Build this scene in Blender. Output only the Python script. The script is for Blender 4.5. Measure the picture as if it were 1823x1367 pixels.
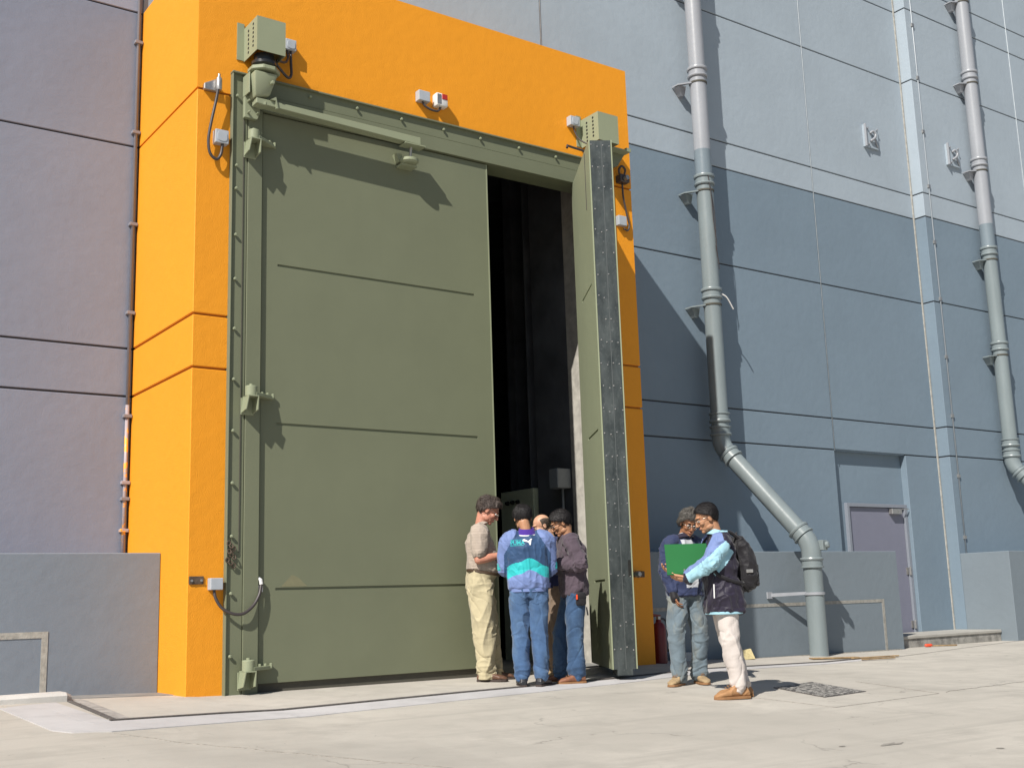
import bpy, bmesh, math, random
import numpy as np
from mathutils import Vector, Matrix, Euler

random.seed(7)
for o in list(bpy.data.objects):
    bpy.data.objects.remove(o)
SC = bpy.context.scene
COL = SC.collection
R = math.radians

# ------------------------------------------------------------------ camera
CAM_POS = Vector((-3.7781, -10.4531, 0.7742))
YAW, PITCH, ROLL = 0.6229, 0.1855, -0.0318
fw = Vector((math.sin(YAW) * math.cos(PITCH), math.cos(YAW) * math.cos(PITCH), math.sin(PITCH)))
rt = Vector((math.cos(YAW), -math.sin(YAW), 0))
up = rt.cross(fw)
rt2 = rt * math.cos(ROLL) + up * math.sin(ROLL)
up2 = -rt * math.sin(ROLL) + up * math.cos(ROLL)
cd = bpy.data.cameras.new('camera')
cam = bpy.data.objects.new('camera', cd)
COL.objects.link(cam)
cam.matrix_world = Matrix(((rt2.x, up2.x, -fw.x, CAM_POS.x), (rt2.y, up2.y, -fw.y, CAM_POS.y),
                           (rt2.z, up2.z, -fw.z, CAM_POS.z), (0, 0, 0, 1)))
cd.sensor_fit = 'HORIZONTAL'
cd.sensor_width = 36.0
cd.lens = 2052.458 / 1823 * 36
cd.clip_start, cd.clip_end = 0.1, 2000
SC.camera = cam

# ------------------------------------------------------------------ light
SUN_DIR = Vector((1.92, 1.0, -2.0)).normalized()          # the way sunlight travels
to_sun = -SUN_DIR
w = bpy.data.worlds.new('World')
SC.world = w
w.use_nodes = True
wn = w.node_tree.nodes
wl = w.node_tree.links
bg = wn['Background']
sky = wn.new('ShaderNodeTexSky')
sky.sky_type = 'NISHITA'
sky.sun_disc = False
sky.sun_elevation = math.asin(to_sun.z)
sky.sun_rotation = math.atan2(to_sun.x, to_sun.y)
sky.altitude = 20
sky.air_density, sky.dust_density, sky.ozone_density = 1.0, 0.6, 1.5
wl.new(sky.outputs[0], bg.inputs[0])
bg.inputs[1].default_value = 0.05
sl = bpy.data.lights.new('sun', 'SUN')
sl.energy = 4.2
sl.angle = R(0.55)
sl.color = (1.0, 0.955, 0.88)
so = bpy.data.objects.new('sun', sl)
so.rotation_euler = SUN_DIR.to_track_quat('-Z', 'Y').to_euler()
so.location = (-20, -15, 25)
COL.objects.link(so)
vs = SC.view_settings
SC.display_settings.display_device = 'sRGB'
vs.view_transform = 'Standard'
vs.look = 'None'
vs.exposure = 0.5
vs.gamma = 1.0
vs.use_curve_mapping = False

# ------------------------------------------------------------------ materials
def lin(c):
    return tuple(((v / 255) / 12.92 if v / 255 <= .04045 else ((v / 255 + .055) / 1.055) ** 2.4) for v in c)

class NT:
    """small helper around a material's node tree"""
    def __init__(s, name):
        s.m = bpy.data.materials.new(name)
        s.m.use_nodes = True
        s.n = s.m.node_tree.nodes
        s.l = s.m.node_tree.links
        s.p = s.n['Principled BSDF']
        s.tc = s.n.new('ShaderNodeTexCoord')
    def out(s, a):
        return a
    def map(s, scale=(1, 1, 1), space='Object', rot=(0, 0, 0)):
        m = s.n.new('ShaderNodeMapping')
        m.inputs['Scale'].default_value = scale
        m.inputs['Rotation'].default_value = rot
        s.l.new(s.tc.outputs[space], m.inputs[0])
        return m.outputs[0]
    def pos(s, scale=(1, 1, 1)):
        g = s.n.new('ShaderNodeNewGeometry')
        m = s.n.new('ShaderNodeMapping')
        m.inputs['Scale'].default_value = scale
        s.l.new(g.outputs['Position'], m.inputs[0])
        return m.outputs[0]
    def noise(s, vec, scale, detail=4, rough=.55, dist=0):
        t = s.n.new('ShaderNodeTexNoise')
        t.inputs['Scale'].default_value = scale
        t.inputs['Detail'].default_value = detail
        t.inputs['Roughness'].default_value = rough
        t.inputs['Distortion'].default_value = dist
        s.l.new(vec, t.inputs['Vector'])
        return t.outputs[0]
    def voro(s, vec, scale, feature='DISTANCE_TO_EDGE'):
        t = s.n.new('ShaderNodeTexVoronoi')
        t.feature = feature
        t.inputs['Scale'].default_value = scale
        s.l.new(vec, t.inputs['Vector'])
        return t.outputs[0]
    def ramp(s, fac, stops):
        r = s.n.new('ShaderNodeValToRGB')
        e = r.color_ramp.elements
        while len(e) < len(stops):
            e.new(0.5)
        for i, (p, c) in enumerate(stops):
            e[i].position = p
            e[i].color = (*c, 1) if isinstance(c, tuple) else (c, c, c, 1)
        s.l.new(fac, r.inputs[0])
        return r.outputs[0]
    def mix(s, fac, a, b, mode='MIX'):
        m = s.n.new('ShaderNodeMix')
        m.data_type = 'RGBA'
        m.blend_type = mode
        for sock, v in ((m.inputs['Factor'], fac), (m.inputs[6], a), (m.inputs[7], b)):
            if isinstance(v, bpy.types.NodeSocket):
                s.l.new(v, sock)
            elif isinstance(v, (int, float)):
                sock.default_value = v if sock.type == 'VALUE' else (v, v, v, 1)
            else:
                sock.default_value = (*v, 1)
        return m.outputs[2]
    def math(s, op, a, b=0.0):
        m = s.n.new('ShaderNodeMath')
        m.operation = op
        for i, v in enumerate((a, b)):
            if isinstance(v, bpy.types.NodeSocket):
                s.l.new(v, m.inputs[i])
            else:
                m.inputs[i].default_value = v
        return m.outputs[0]
    def bump(s, h, strength=.3, dist=.01, prev=None):
        b = s.n.new('ShaderNodeBump')
        b.inputs['Strength'].default_value = strength
        b.inputs['Distance'].default_value = dist
        s.l.new(h, b.inputs['Height'])
        if prev is not None:
            s.l.new(prev, b.inputs['Normal'])
        s.l.new(b.outputs[0], s.p.inputs['Normal'])
        return b.outputs[0]
    def base(s, c):
        if isinstance(c, bpy.types.NodeSocket):
            s.l.new(c, s.p.inputs['Base Color'])
        else:
            s.p.inputs['Base Color'].default_value = (*c, 1)
    def set(s, rough=.5, metal=0., spec=.5):
        s.p.inputs['Roughness'].default_value = rough
        s.p.inputs['Metallic'].default_value = metal
        s.p.inputs['Specular IOR Level'].default_value = spec
        return s.m

def plain(name, c, rough=.5, metal=0., spec=.5, var=.06, scale=30, bump=0., bscale=200, bdist=.002):
    t = NT(name)
    n = t.noise(t.map(), scale, 3)
    lo = tuple(v * (1 - var) for v in c)
    hi = tuple(min(1, v * (1 + var)) for v in c)
    t.base(t.ramp(n, [(.3, lo), (.7, hi)]))
    if bump:
        t.bump(t.noise(t.map(), bscale, 2), bump, bdist)
    return t.set(rough, metal, spec)

def masonry_paint(name, c, relief=.38, stain=.055, streak=.05):
    """painted cement render: fine roughcast, faint trowel waves, rain streaks"""
    t = NT(name)
    p = t.pos()
    big = t.noise(p, .9, 5, .6)
    mid = t.noise(p, 6, 4, .6)
    col = t.mix(t.ramp(big, [(.3, 0.), (.72, 1.)]), tuple(v * (1 - stain) for v in c), tuple(min(1, v * (1 + stain * .7)) for v in c))
    col = t.mix(t.ramp(mid, [(.45, 0.), (.75, .35)]), col, tuple(v * .93 for v in c))
    st = t.noise(t.pos((7, 7, .25)), 1.0, 4, .65)
    col = t.mix(t.ramp(st, [(.56, 0.), (.85, streak * 3)]), col, tuple(v * .80 for v in c))
    sp = t.noise(p, 55, 2)
    col = t.mix(t.ramp(sp, [(.70, 0.), (.80, .35)]), col, tuple(min(1, v * 1.12) for v in c))
    t.base(col)
    fine = t.noise(p, 90, 3, .6)
    wav = t.noise(p, 9, 3, .5)
    b = t.bump(fine, relief, .006)
    t.bump(wav, .35, .012, b)
    return t.set(.62, 0, .35)

WALL_LO = (.178, .234, .288)
WALL_HI = (.345, .402, .455)
M = {}
M['wall_lower'] = masonry_paint('lower_wall_paint', WALL_LO)
M['wall_upper'] = masonry_paint('upper_wall_paint', WALL_HI)
M['wall_west'] = masonry_paint('west_wall_light_tint', (.222, .246, .318))  # same paint as wall_lower, with glare and bounced light tinted into the colour
M['wall_west_upper'] = masonry_paint('west_upper_wall_light_tint', (.31, .325, .40))  # wall_upper paint again, the light on this side put into its colour
M['dado'] = masonry_paint('plinth_paint', (.180, .215, .245), .25)
M['dado_west'] = masonry_paint('west_plinth_paint', (.205, .235, .278), .25)
M['orange'] = masonry_paint('orange_paint', (.80, .308, .014), .7, .035, .01)
M['beige'] = plain('beige_render', (.37, .355, .32), .85, var=.2, scale=18, bump=.6, bscale=60, bdist=.006)
M['strip'] = plain('exposed_render_strip', (.285, .275, .25), .85, var=.2, scale=18, bump=.6, bscale=60, bdist=.006)
M['gap'] = plain('dark_joint', (.045, .045, .05), .9)
M['orange_gap'] = plain('orange_joint', (.36, .12, .006), .8)
M['sealant'] = plain('pale_sealant', (.43, .47, .50), .6, var=.15, scale=12)
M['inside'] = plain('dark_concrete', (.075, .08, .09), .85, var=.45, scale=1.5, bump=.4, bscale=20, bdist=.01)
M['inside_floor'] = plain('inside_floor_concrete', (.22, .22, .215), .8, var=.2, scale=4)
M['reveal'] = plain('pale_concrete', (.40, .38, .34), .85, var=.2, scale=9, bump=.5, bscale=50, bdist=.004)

def olive(name, c):
    t = NT(name)
    p = t.pos()
    col = t.mix(t.ramp(t.noise(p, 1.3, 5, .6), [(.3, 0.), (.7, 1.)]), tuple(v * .955 for v in c), tuple(v * 1.035 for v in c))
    col = t.mix(t.ramp(t.noise(t.pos((5, 5, .3)), 1.6, 5, .6), [(.55, 0.), (.85, .22)]), col, tuple(v * .85 for v in c))
    col = t.mix(t.ramp(t.noise(p, 40, 3), [(.66, 0.), (.8, .25)]), col, tuple(v * 1.15 for v in c))
    t.base(col)
    b = t.bump(t.noise(p, 170, 2), .25, .002)
    t.bump(t.noise(p, 1.7, 2), .22, .03, b)
    return t.set(.52, 0, .35)
M['olive'] = olive('olive_paint', (.164, .177, .114))
M['olive_pale'] = olive('pale_olive_paint', (.27, .295, .195))
M['rubber'] = plain('dark_rubber', (.035, .033, .032), .75)
M['seal_line'] = plain('brown_seal', (.075, .07, .055), .8)
M['cable'] = plain('dark_cable', (.055, .045, .045), .45)
M['box_grey'] = plain('grey_enclosure', (.40, .43, .47), .45, var=.04, scale=14)
M['box_white'] = plain('white_plastic', (.72, .71, .70), .4, var=.03)
M['red'] = plain('red_lens', (.42, .03, .025), .3)
M['steel'] = plain('bare_steel', (.42, .41, .40), .4, .75, var=.15)
M['rust'] = plain('rusty_plate', (.10, .07, .05), .7, .2, var=.4, scale=25)
M['black'] = plain('black_motor', (.02, .02, .02), .3)
M['hole'] = plain('hole_black', (.01, .01, .009), .9)
t = NT('galvanised_sheet')
p = t.pos()
col = t.mix(t.ramp(t.noise(t.pos((4, 4, 1.2)), 2.2, 6, .7), [(.34, 0.), (.68, 1.)]), (.028, .036, .037), (.075, .088, .088))
col = t.mix(t.ramp(t.noise(p, 28, 4, .65), [(.58, 0.), (.72, .6)]), col, (.13, .14, .138))
t.base(col)
t.l.new(t.ramp(t.noise(p, 7, 4), [(.3, .38), (.7, .62)]), t.p.inputs['Roughness'])
t.bump(t.noise(p, 5, 3), .25, .01)
M['galv'] = t.set(.5, .35, .5)
t.l.new(t.ramp(t.noise(p, 7, 4), [(.3, .38), (.7, .62)]), t.p.inputs['Roughness'])

M['galv_seam'] = plain('galvanised_seam', (.10, .11, .11), .5, .3)
def pipe_paint(name, c):
    t = NT(name)
    p = t.pos()
    col = t.mix(t.ramp(t.noise(t.pos((3, 3, .6)), 2.5, 4), [(.35, 0.), (.7, 1.)]), tuple(v * .93 for v in c), tuple(min(1, v * 1.05) for v in c))
    col = t.mix(t.ramp(t.noise(p, 35, 3, .7), [(.68, 0.), (.76, .4)]), col, tuple(v * .72 for v in c))
    t.base(col)
    t.bump(t.noise(p, 12, 2), .1, .01)
    return t.set(.33, 0, .5)
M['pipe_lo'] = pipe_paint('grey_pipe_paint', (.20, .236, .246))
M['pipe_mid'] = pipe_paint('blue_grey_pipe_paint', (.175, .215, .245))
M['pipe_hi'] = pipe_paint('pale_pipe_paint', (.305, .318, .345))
M['rod'] = pipe_paint('pale_rod_paint', (.34, .375, .41))
M['conduit'] = pipe_paint('grey_conduit_paint', (.235, .225, .25))
t = NT('conduit_paint_splashed')
p = t.pos()
t.base(t.mix(t.ramp(t.noise(p, 9, 4, .7), [(.54, 0.), (.58, 1.)]), (.36, .31, .33), (.93, .42, .05)))
M['conduit_splash'] = t.set(.45)
M['door_grey'] = plain('service_door_paint', (.182, .186, .243), .5, var=.03, scale=3)
M['door_frame'] = plain('service_door_frame_paint', (.215, .235, .275), .5)

def concrete(name, c, crack=.6, tracks=.5):
    t = NT(name)
    p = t.pos()
    big = t.noise(p, .35, 6, .62, .4)
    mid = t.noise(p, 2.3, 6, .65)
    col = t.mix(t.ramp(big, [(.32, 0.), (.70, 1.)]), tuple(v * .82 for v in c), tuple(min(1, v * 1.12) for v in c))
    col = t.mix(t.ramp(mid, [(.48, 0.), (.74, .8)]), col, tuple(v * .76 for v in c))
    pale = t.noise(t.pos((1, 1, 1)), 1.1, 6, .7, .8)
    col = t.mix(t.ramp(pale, [(.56, 0.), (.74, .6)]), col, tuple(min(1, v * 1.18) for v in c))
    tr = t.noise(t.pos((.22, 3.2, 1)), 1.7, 5, .65, .3)          # drag marks along the wall
    col = t.mix(t.ramp(tr, [(.54, 0.), (.72, tracks)]), col, tuple(v * .70 for v in c))
    ds = t.noise(p, 2.0, 3)
    wp = t.n.new('ShaderNodeVectorMath'); wp.operation = 'ADD'
    sc_ = t.n.new('ShaderNodeVectorMath'); sc_.operation = 'SCALE'
    nz = t.n.new('ShaderNodeTexNoise'); nz.inputs['Scale'].default_value = 3; nz.inputs['Detail'].default_value = 4
    t.l.new(p, nz.inputs['Vector'])
    t.l.new(nz.outputs[1], sc_.inputs[0]); sc_.inputs[3].default_value = .55
    t.l.new(p, wp.inputs[0]); t.l.new(sc_.outputs[0], wp.inputs[1])
    ve = t.voro(wp.outputs[0], .33)
    cr = t.ramp(ve, [(.0, 1.), (.0045, 0.)])
    cm = t.math('MULTIPLY', cr, t.ramp(ds, [(.5, 0.), (.6, crack)]))
    col = t.mix(cm, col, tuple(v * .35 for v in c))
    sp = t.noise(p, 75, 3, .7)
    col = t.mix(t.ramp(sp, [(.63, 0.), (.72, .5)]), col, tuple(v * .62 for v in c))
    spots = t.noise(p, 6.5, 3, .5)
    col = t.mix(t.ramp(spots, [(.735, 0.), (.77, .55)]), col, (.16, .14, .12))
    t.base(col)
    gr = t.noise(p, 210, 2, .7)
    col = t.mix(t.ramp(gr, [(.35, .28), (.55, 0.)]), col, tuple(v * .7 for v in c))
    t.base(col)
    b = t.bump(t.noise(p, 110, 3, .7), .6, .005)
    t.bump(mid, .25, .012, b)
    return t.set(.85, 0, .3)
M['road'] = concrete('road_concrete', (.485, .452, .40))
M['apron'] = concrete('apron_concrete', (.50, .465, .415), .2, .15)
M['band'] = concrete('white_screed', (.52, .505, .505), .15, .1)
M['kerb'] = concrete('kerb_concrete', (.60, .58, .55), .2, .0)
M['step'] = concrete('step_concrete', (.40, .385, .35), .3, .1)
M['step_side'] = plain('rough_step_face', (.25, .24, .22), .95, var=.35, scale=9, bump=.8, bscale=30, bdist=.012)
M['box_dim'] = plain('dull_grey_enclosure', (.20, .22, .24), .6)
M['cabinet'] = plain('cabinet_paint', (.50, .54, .40), .5, var=.04)
M['patch'] = plain('yellowed_repair', (.20, .192, .112), .6, var=.1, scale=12)
M['joint'] = plain('worn_joint', (.27, .25, .22), .9, var=.3)
M['slot'] = plain('drain_slot', (.10, .09, .085), .9, var=.3)
M['slot_edge'] = plain('drain_edge', (.33, .31, .29), .8, var=.3, scale=14)
t = NT('chequered_cover')
p = t.pos()
t.base(t.mix(t.ramp(t.noise(p, 24, 4, .75), [(.47, 0.), (.56, 1.)]), (.055, .052, .05), (.40, .38, .35)))
t.bump(t.noise(p, 30, 3), .8, .01)
M['cover'] = t.set(.8)

# ------------------------------------------------------------------ mesh helpers
class MB:
    """collects shapes and links them as ONE mesh object"""
    def __init__(s):
        s.bm = bmesh.new()
    def box(s, x0, x1, y0, y1, z0, z1, mi=0):
        vs_ = [s.bm.verts.new((x, y, z)) for x in (x0, x1) for y in (y0, y1) for z in (z0, z1)]
        for f in ((0, 1, 3, 2), (4, 6, 7, 5), (0, 4, 5, 1), (2, 3, 7, 6), (0, 2, 6, 4), (1, 5, 7, 3)):
            s.bm.faces.new([vs_[i] for i in f]).material_index = mi
        return s
    def hexa(s, pts, mi=0):
        """8 points: bottom ring 0-3, top ring 4-7"""
        v = [s.bm.verts.new(p) for p in pts]
        for f in ((3, 2, 1, 0), (4, 5, 6, 7), (0, 1, 5, 4), (1, 2, 6, 5), (2, 3, 7, 6), (3, 0, 4, 7)):
            s.bm.faces.new([v[i] for i in f]).material_index = mi
        return s
    def prism(s, poly, axis, a, b, mi=0):
        """poly in the two other axes, extruded from a to b along axis"""
        def mk(u, v, t):
            return {'x': (t, u, v), 'y': (u, t, v), 'z': (u, v, t)}[axis]
        A = [s.bm.verts.new(mk(u, v, a)) for u, v in poly]
        B = [s.bm.verts.new(mk(u, v, b)) for u, v in poly]
        n = len(poly)
        s.bm.faces.new(A[::-1]).material_index = mi
        s.bm.faces.new(B).material_index = mi
        for i in range(n):
            s.bm.faces.new((A[i], A[(i + 1) % n], B[(i + 1) % n], B[i])).material_index = mi
        return s
    def rings(s, rings, cap=True, mi=0, closed=False):
        vr = [[s.bm.verts.new(p) for p in r] for r in rings]
        n = len(vr[0])
        for a, b in zip(vr, vr[1:] + ([vr[0]] if closed else [])):
            for i in range(n):
                s.bm.faces.new((a[i], a[(i + 1) % n], b[(i + 1) % n], b[i])).material_index = mi
        if cap and not closed:
            s.bm.faces.new(vr[0][::-1]).material_index = mi
            s.bm.faces.new(vr[-1]).material_index = mi
        return s
    def tube(s, pts, rad, n=10, mi=0, cap=True):
        pts = [Vector(p) for p in pts]
        rr = rad if isinstance(rad, (list, tuple)) else [rad] * len(pts)
        T = []
        for i in range(len(pts)):
            a, b = pts[max(i - 1, 0)], pts[min(i + 1, len(pts) - 1)]
            T.append((b - a).normalized())
        u = T[0].orthogonal().normalized()
        out = []
        for i, pnt in enumerate(pts):
            u = (u - T[i] * u.dot(T[i])).normalized()
            v = T[i].cross(u)
            out.append([pnt + (u * math.cos(2 * math.pi * k / n) + v * math.sin(2 * math.pi * k / n)) * rr[i] for k in range(n)])
        return s.rings(out, cap, mi)
    def lathe(s, prof, c, axis=(0, 0, 1), n=24, mi=0):
        """prof: list of (radius, distance along axis) from point c"""
        ax = Vector(axis).normalized()
        u = ax.orthogonal().normalized()
        v = ax.cross(u)
        c = Vector(c)
        return s.rings([[c + ax * h + (u * math.cos(2 * math.pi * k / n) + v * math.sin(2 * math.pi * k / n)) * r for k in range(n)] for r, h in prof], True, mi)
    def ball(s, c, r, mi=0, sub=2):
        rx, ry, rz = r if isinstance(r, (tuple, list)) else (r, r, r)
        g = bmesh.ops.create_icosphere(s.bm, subdivisions=sub, radius=1)
        for v in g['verts']:
            v.co = Vector((v.co.x * rx + c[0], v.co.y * ry + c[1], v.co.z * rz + c[2]))
            for f in v.link_faces:
                f.material_index = mi
        return s
    def build(s, name, mats, parent=None, bevel=0., smooth=False, segs=1):
        bmesh.ops.recalc_face_normals(s.bm, faces=s.bm.faces)
        if bevel:
            ed = [e for e in s.bm.edges if len(e.link_faces) == 2 and e.calc_face_angle(0) > R(40)]
            bmesh.ops.bevel(s.bm, geom=ed, offset=bevel, segments=segs, affect='EDGES', profile=.5, clamp_overlap=True)
        me = bpy.data.meshes.new(name)
        s.bm.to_mesh(me)
        s.bm.free()
        for m in (mats if isinstance(mats, (list, tuple)) else [mats]):
            me.materials.append(m)
        return link(name, me, parent, smooth)

def link(name, me, parent=None, smooth=False):
    if smooth:
        me.polygons.foreach_set('use_smooth', [True] * len(me.polygons))
        if smooth == 'auto':
            me.polygons.foreach_set('use_smooth', [True] * len(me.polygons))
            me.set_sharp_from_angle(angle=R(38))
    o = bpy.data.objects.new(name, me)
    COL.objects.link(o)
    if parent is not None:
        o.parent = parent
        o.matrix_parent_inverse = Matrix.Identity(4)
    return o

def tag(o, label=None, cat=None, group=None, kind=None):
    for k, v in (('label', label), ('category', cat), ('group', group), ('kind', kind)):
        if v:
            o[k] = v
    return o

def thing(name, label, cat, loc=(0, 0, 0), group=None):
    o = bpy.data.objects.new(name, None)
    o.empty_display_size = .1
    COL.objects.link(o)
    o.location = loc
    return tag(o, label, cat, group)

def part_of(t, name, mb, mats, **k):
    """a part built in world coordinates under an unrotated Empty"""
    off = Vector(t.location) if t.parent is None else Vector((0, 0, 0))
    if off.length:
        bmesh.ops.translate(mb.bm, verts=mb.bm.verts, vec=-off)
    return mb.build(name, mats, t, **k)

def copy_tree(o, parent=None, loc=None):
    c = o.copy()
    COL.objects.link(c)
    c.parent = parent
    if loc is not None:
        c.location = loc
    for ch in o.children:
        copy_tree(ch, c)
    return c

def arc(c, r, a0, a1, n, plane='xz'):
    pts = []
    for i in range(n + 1):
        a = R(a0 + (a1 - a0) * i / n)
        u, v = r * math.cos(a), r * math.sin(a)
        pts.append({'xz': (c[0] + u, c[1], c[2] + v), 'xy': (c[0] + u, c[1] + v, c[2]), 'yz': (c[0], c[1] + u, c[2] + v)}[plane])
    return pts

def spline(pts, n=6):
    """Catmull-Rom through the points"""
    P = [Vector(p) for p in pts]
    P = [P[0] * 2 - P[1]] + P + [P[-1] * 2 - P[-2]]
    out = []
    for i in range(1, len(P) - 2):
        for k in range(n):
            t_ = k / n
            a, b, c, d = P[i - 1], P[i], P[i + 1], P[i + 2]
            out.append(.5 * ((2 * b) + (c - a) * t_ + (2 * a - 5 * b + 4 * c - d) * t_ ** 2 + (3 * b - a - 3 * c + d) * t_ ** 3))
    out.append(P[-2])
    return out

# ------------------------------------------------------------------ ground
GX = [-60, -3, -1.4, -.2, .3, 5.7, 8.1, 11.4, 16, 60]
GZ = [.06, .06, .06, .02, 0, -.02, -.1, -.135, -.145, -.15]
SLOPE = .035
def gz(x, y):
    return float(np.interp(x, GX, GZ)) + SLOPE * min(y, 0)

W, D, H = 5.7, 1.812, 7.494            # orange portal width, depth in front of the wall, height
PX, FY = 14.357, 1.585                 # where the wall steps forward, and the plane of that part
G1, G2, G3, GA, GB = 5.876, 3.571, 3.048, 7.952, 10.19
DADO_Y, DADO_Z = .74, 1.338
# ================================================================== setting: ground
def ground_grid(name, xs, ys, mat, off=0.):
    me = bpy.data.meshes.new(name)
    vv = [(x, y, gz(x, y) + off) for y in ys for x in xs]
    nx = len(xs)
    ff = [(j * nx + i, j * nx + i + 1, (j + 1) * nx + i + 1, (j + 1) * nx + i) for j in range(len(ys) - 1) for i in range(nx - 1)]
    me.from_pydata(vv, [], ff)
    me.materials.append(mat)
    return link(name, me)
xs = sorted(set([-300, -120, -60, -30, -15, -8] + [round(-5 + .1 * i, 2) for i in range(271)] + [25, 30, 40, 60, 120, 300] + GX))
ys = [-300, -120, -60, -30, -20] + [-14 + .5 * i for i in range(28)] + [0, .3, .6, .9, 1.2, 1.5, 1.8, 2.5, 4, 8]
tag(ground_grid('ground', xs, ys, M['road']), 'pale worn concrete yard in front of the building', kind='structure')

def strip(xs, y0, y1, off, n=3):
    """a sheet between two curves y0(x), y1(x)"""
    vv, ff = [], []
    for x in xs:
        a, b = float(np.interp(x, *zip(*y0))), float(np.interp(x, *zip(*y1)))
        for k in range(n + 1):
            y = a + (b - a) * k / n
            vv.append((x, y, gz(x, y) + off))
    for i in range(len(xs) - 1):
        for k in range(n):
            p_ = i * (n + 1) + k
            ff.append((p_, p_ + n + 1, p_ + n + 2, p_ + 1))
    return vv, ff
def sheet(name, parts, mat, parent=None):
    vv, ff = [], []
    for v, f in parts:
        b = len(vv)
        vv += v
        ff += [tuple(i + b for i in q) for q in f]
    me = bpy.data.meshes.new(name)
    me.from_pydata(vv, [], ff)
    bm = bmesh.new()
    bm.from_mesh(me)
    ed = [e for e in bm.edges if len(e.link_faces) == 1]             # turn the rim down into the ground
    r_ = bmesh.ops.extrude_edge_only(bm, edges=ed)
    bmesh.ops.translate(bm, verts=[g_ for g_ in r_['geom'] if isinstance(g_, bmesh.types.BMVert)], vec=(0, 0, -.03))
    bm.to_mesh(me)
    bm.free()
    me.materials.append(mat)
    return link(name, me, parent)
def poly_strip(pts, width, off, seg=.12):
    """a thin ribbon following a polyline on the ground"""
    P = []
    for a, b in zip(pts, pts[1:]):
        a, b = Vector(a), Vector(b)
        n = max(1, int((b - a).length / seg))
        P += [a + (b - a) * i / n for i in range(n)]
    P.append(Vector(pts[-1]))
    vv, ff = [], []
    for i, q in enumerate(P):
        d = (P[min(i + 1, len(P) - 1)] - P[max(i - 1, 0)]).normalized()
        s_ = Vector((-d.y, d.x)) * width / 2
        for e in (q + s_, q - s_):
            vv.append((e.x, e.y, gz(e.x, e.y) + off))
    for i in range(len(P) - 1):
        ff.append((2 * i, 2 * i + 1, 2 * i + 3, 2 * i + 2))
    return vv, ff
rng = lambda a, b, d: [a + (b - a) * i / max(1, int((b - a) / d)) for i in range(int((b - a) / d) + 1)]
BACK = [(-1.12, -1.60), (-.23, -1.50), (2.25, -1.24), (3.94, -1.13), (6, -.84), (8, -.56), (9.6, -.36)]
FRONT = [(-1.3, -2.20), (.6, -1.86), (3.8, -1.50), (7, -.90), (9.6, -.44)]
tag(sheet('apron', [strip(rng(-.98, 9.0, .1), [(x, y + .13) for x, y in BACK], [(-.98, .25), (-.2, .6), (0, 1.0), (.3, .05), (5.7, .05), (5.8, .7), (9, .7)], .005, 5)], M['apron']),
    'smooth pale concrete apron at the foot of the gate', kind='structure')
tag(sheet('painted_band', [strip(rng(-1.3, 9.6, .1), FRONT, BACK, .006),
                           strip(rng(-1.62, -1.3, .08), [(-1.62, -1.9), (-1.55, -2.1), (-1.3, -2.2)], [(-1.62, -.28), (-1.3, -.12)], .006, 8),
                           strip(rng(-1.3, -1.13, .04), [(-1.3, -1.63), (-1.12, -1.60)], [(-1.3, -.12), (-1.13, -.05)], .0065, 6),
                           strip(rng(-4, -1.62, .1), [(-4, -.1), (-1.62, -.28)], [(-4, -.02), (-1.62, -.02)], .006)], M['band']),
    'white screed band bordering the drain slot', kind='structure')
dr = thing('drain_channel', 'narrow slot drain running across the apron in front of the gate', 'drain', (0, 0, 0))
line_a = [(-.93, .26), (-1.05, -1.53)] 
line_b = [(x, y + .06) for x, y in BACK]
sheet('slot', [poly_strip(line_b, .035, .012), poly_strip([(-.985, .26), (-1.085, -1.50)], .04, .012)], M['slot'], dr)
e1 = sheet('edging', [poly_strip([(x, y + .035) for x, y in line_b], .05, .009), poly_strip([(-.90, .26), (-1.0, -1.46)], .10, .009)], M['slot_edge'], dr)
pt = thing('manhole_cover', 'rough grey chequered access cover set in the concrete yard', 'manhole cover')
def quad_sheet(q, off, n=6):
    vv, ff = [], []
    a, b, c, d = [Vector(p_) for p_ in q]
    for i in range(n + 1):
        for j in range(n + 1):
            u, v = i / n, j / n
            e = a * (1 - u) * (1 - v) + b * u * (1 - v) + c * u * v + d * (1 - u) * v
            vv.append((e.x, e.y, gz(e.x, e.y) + off))
    for i in range(n):
        for j in range(n):
            p_ = i * (n + 1) + j
            ff.append((p_, p_ + n + 1, p_ + n + 2, p_ + 1))
    return vv, ff
mq = [(4.72, -2.72), (5.38, -2.60), (5.08, -3.46), (4.44, -3.54)]
sheet('plate', [quad_sheet(mq, .008)], M['cover'], pt)
sheet('rim', [poly_strip(mq + [mq[0]], .035, .005)], M['slot'], pt)
pq = [(3.95, -2.95), (3.92, -4.08), (5.45, -3.98), (5.80, -2.80)]
tag(sheet('patch_joint', [poly_strip(pq, .009, .003)], M['joint']), 'sawn joint of the square concrete patch around the manhole cover', kind='structure')
rr = random.Random(21)
def crack(pts, wdt, name='yard_crack'):
    P = []
    for (x0, y0), (x1, y1) in zip(pts, pts[1:]):
        n = max(2, int(math.hypot(x1 - x0, y1 - y0) / .12))
        P += [(x0 + (x1 - x0) * k / n + rr.uniform(-.018, .018), y0 + (y1 - y0) * k / n + rr.uniform(-.018, .018)) for k in range(n)]
    return poly_strip(P, wdt, .0035, .2)
tag(sheet('yard_crack', [crack([(-1.3, -2.3), (-1.05, -3.0), (-.4, -4.2), (.3, -5.6)], .006), crack([(5.6, -3.95), (8.2, -3.4), (11.5, -3.0)], .006)], M['joint']),
    'fine cracks running across the concrete yard', kind='structure')
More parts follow.
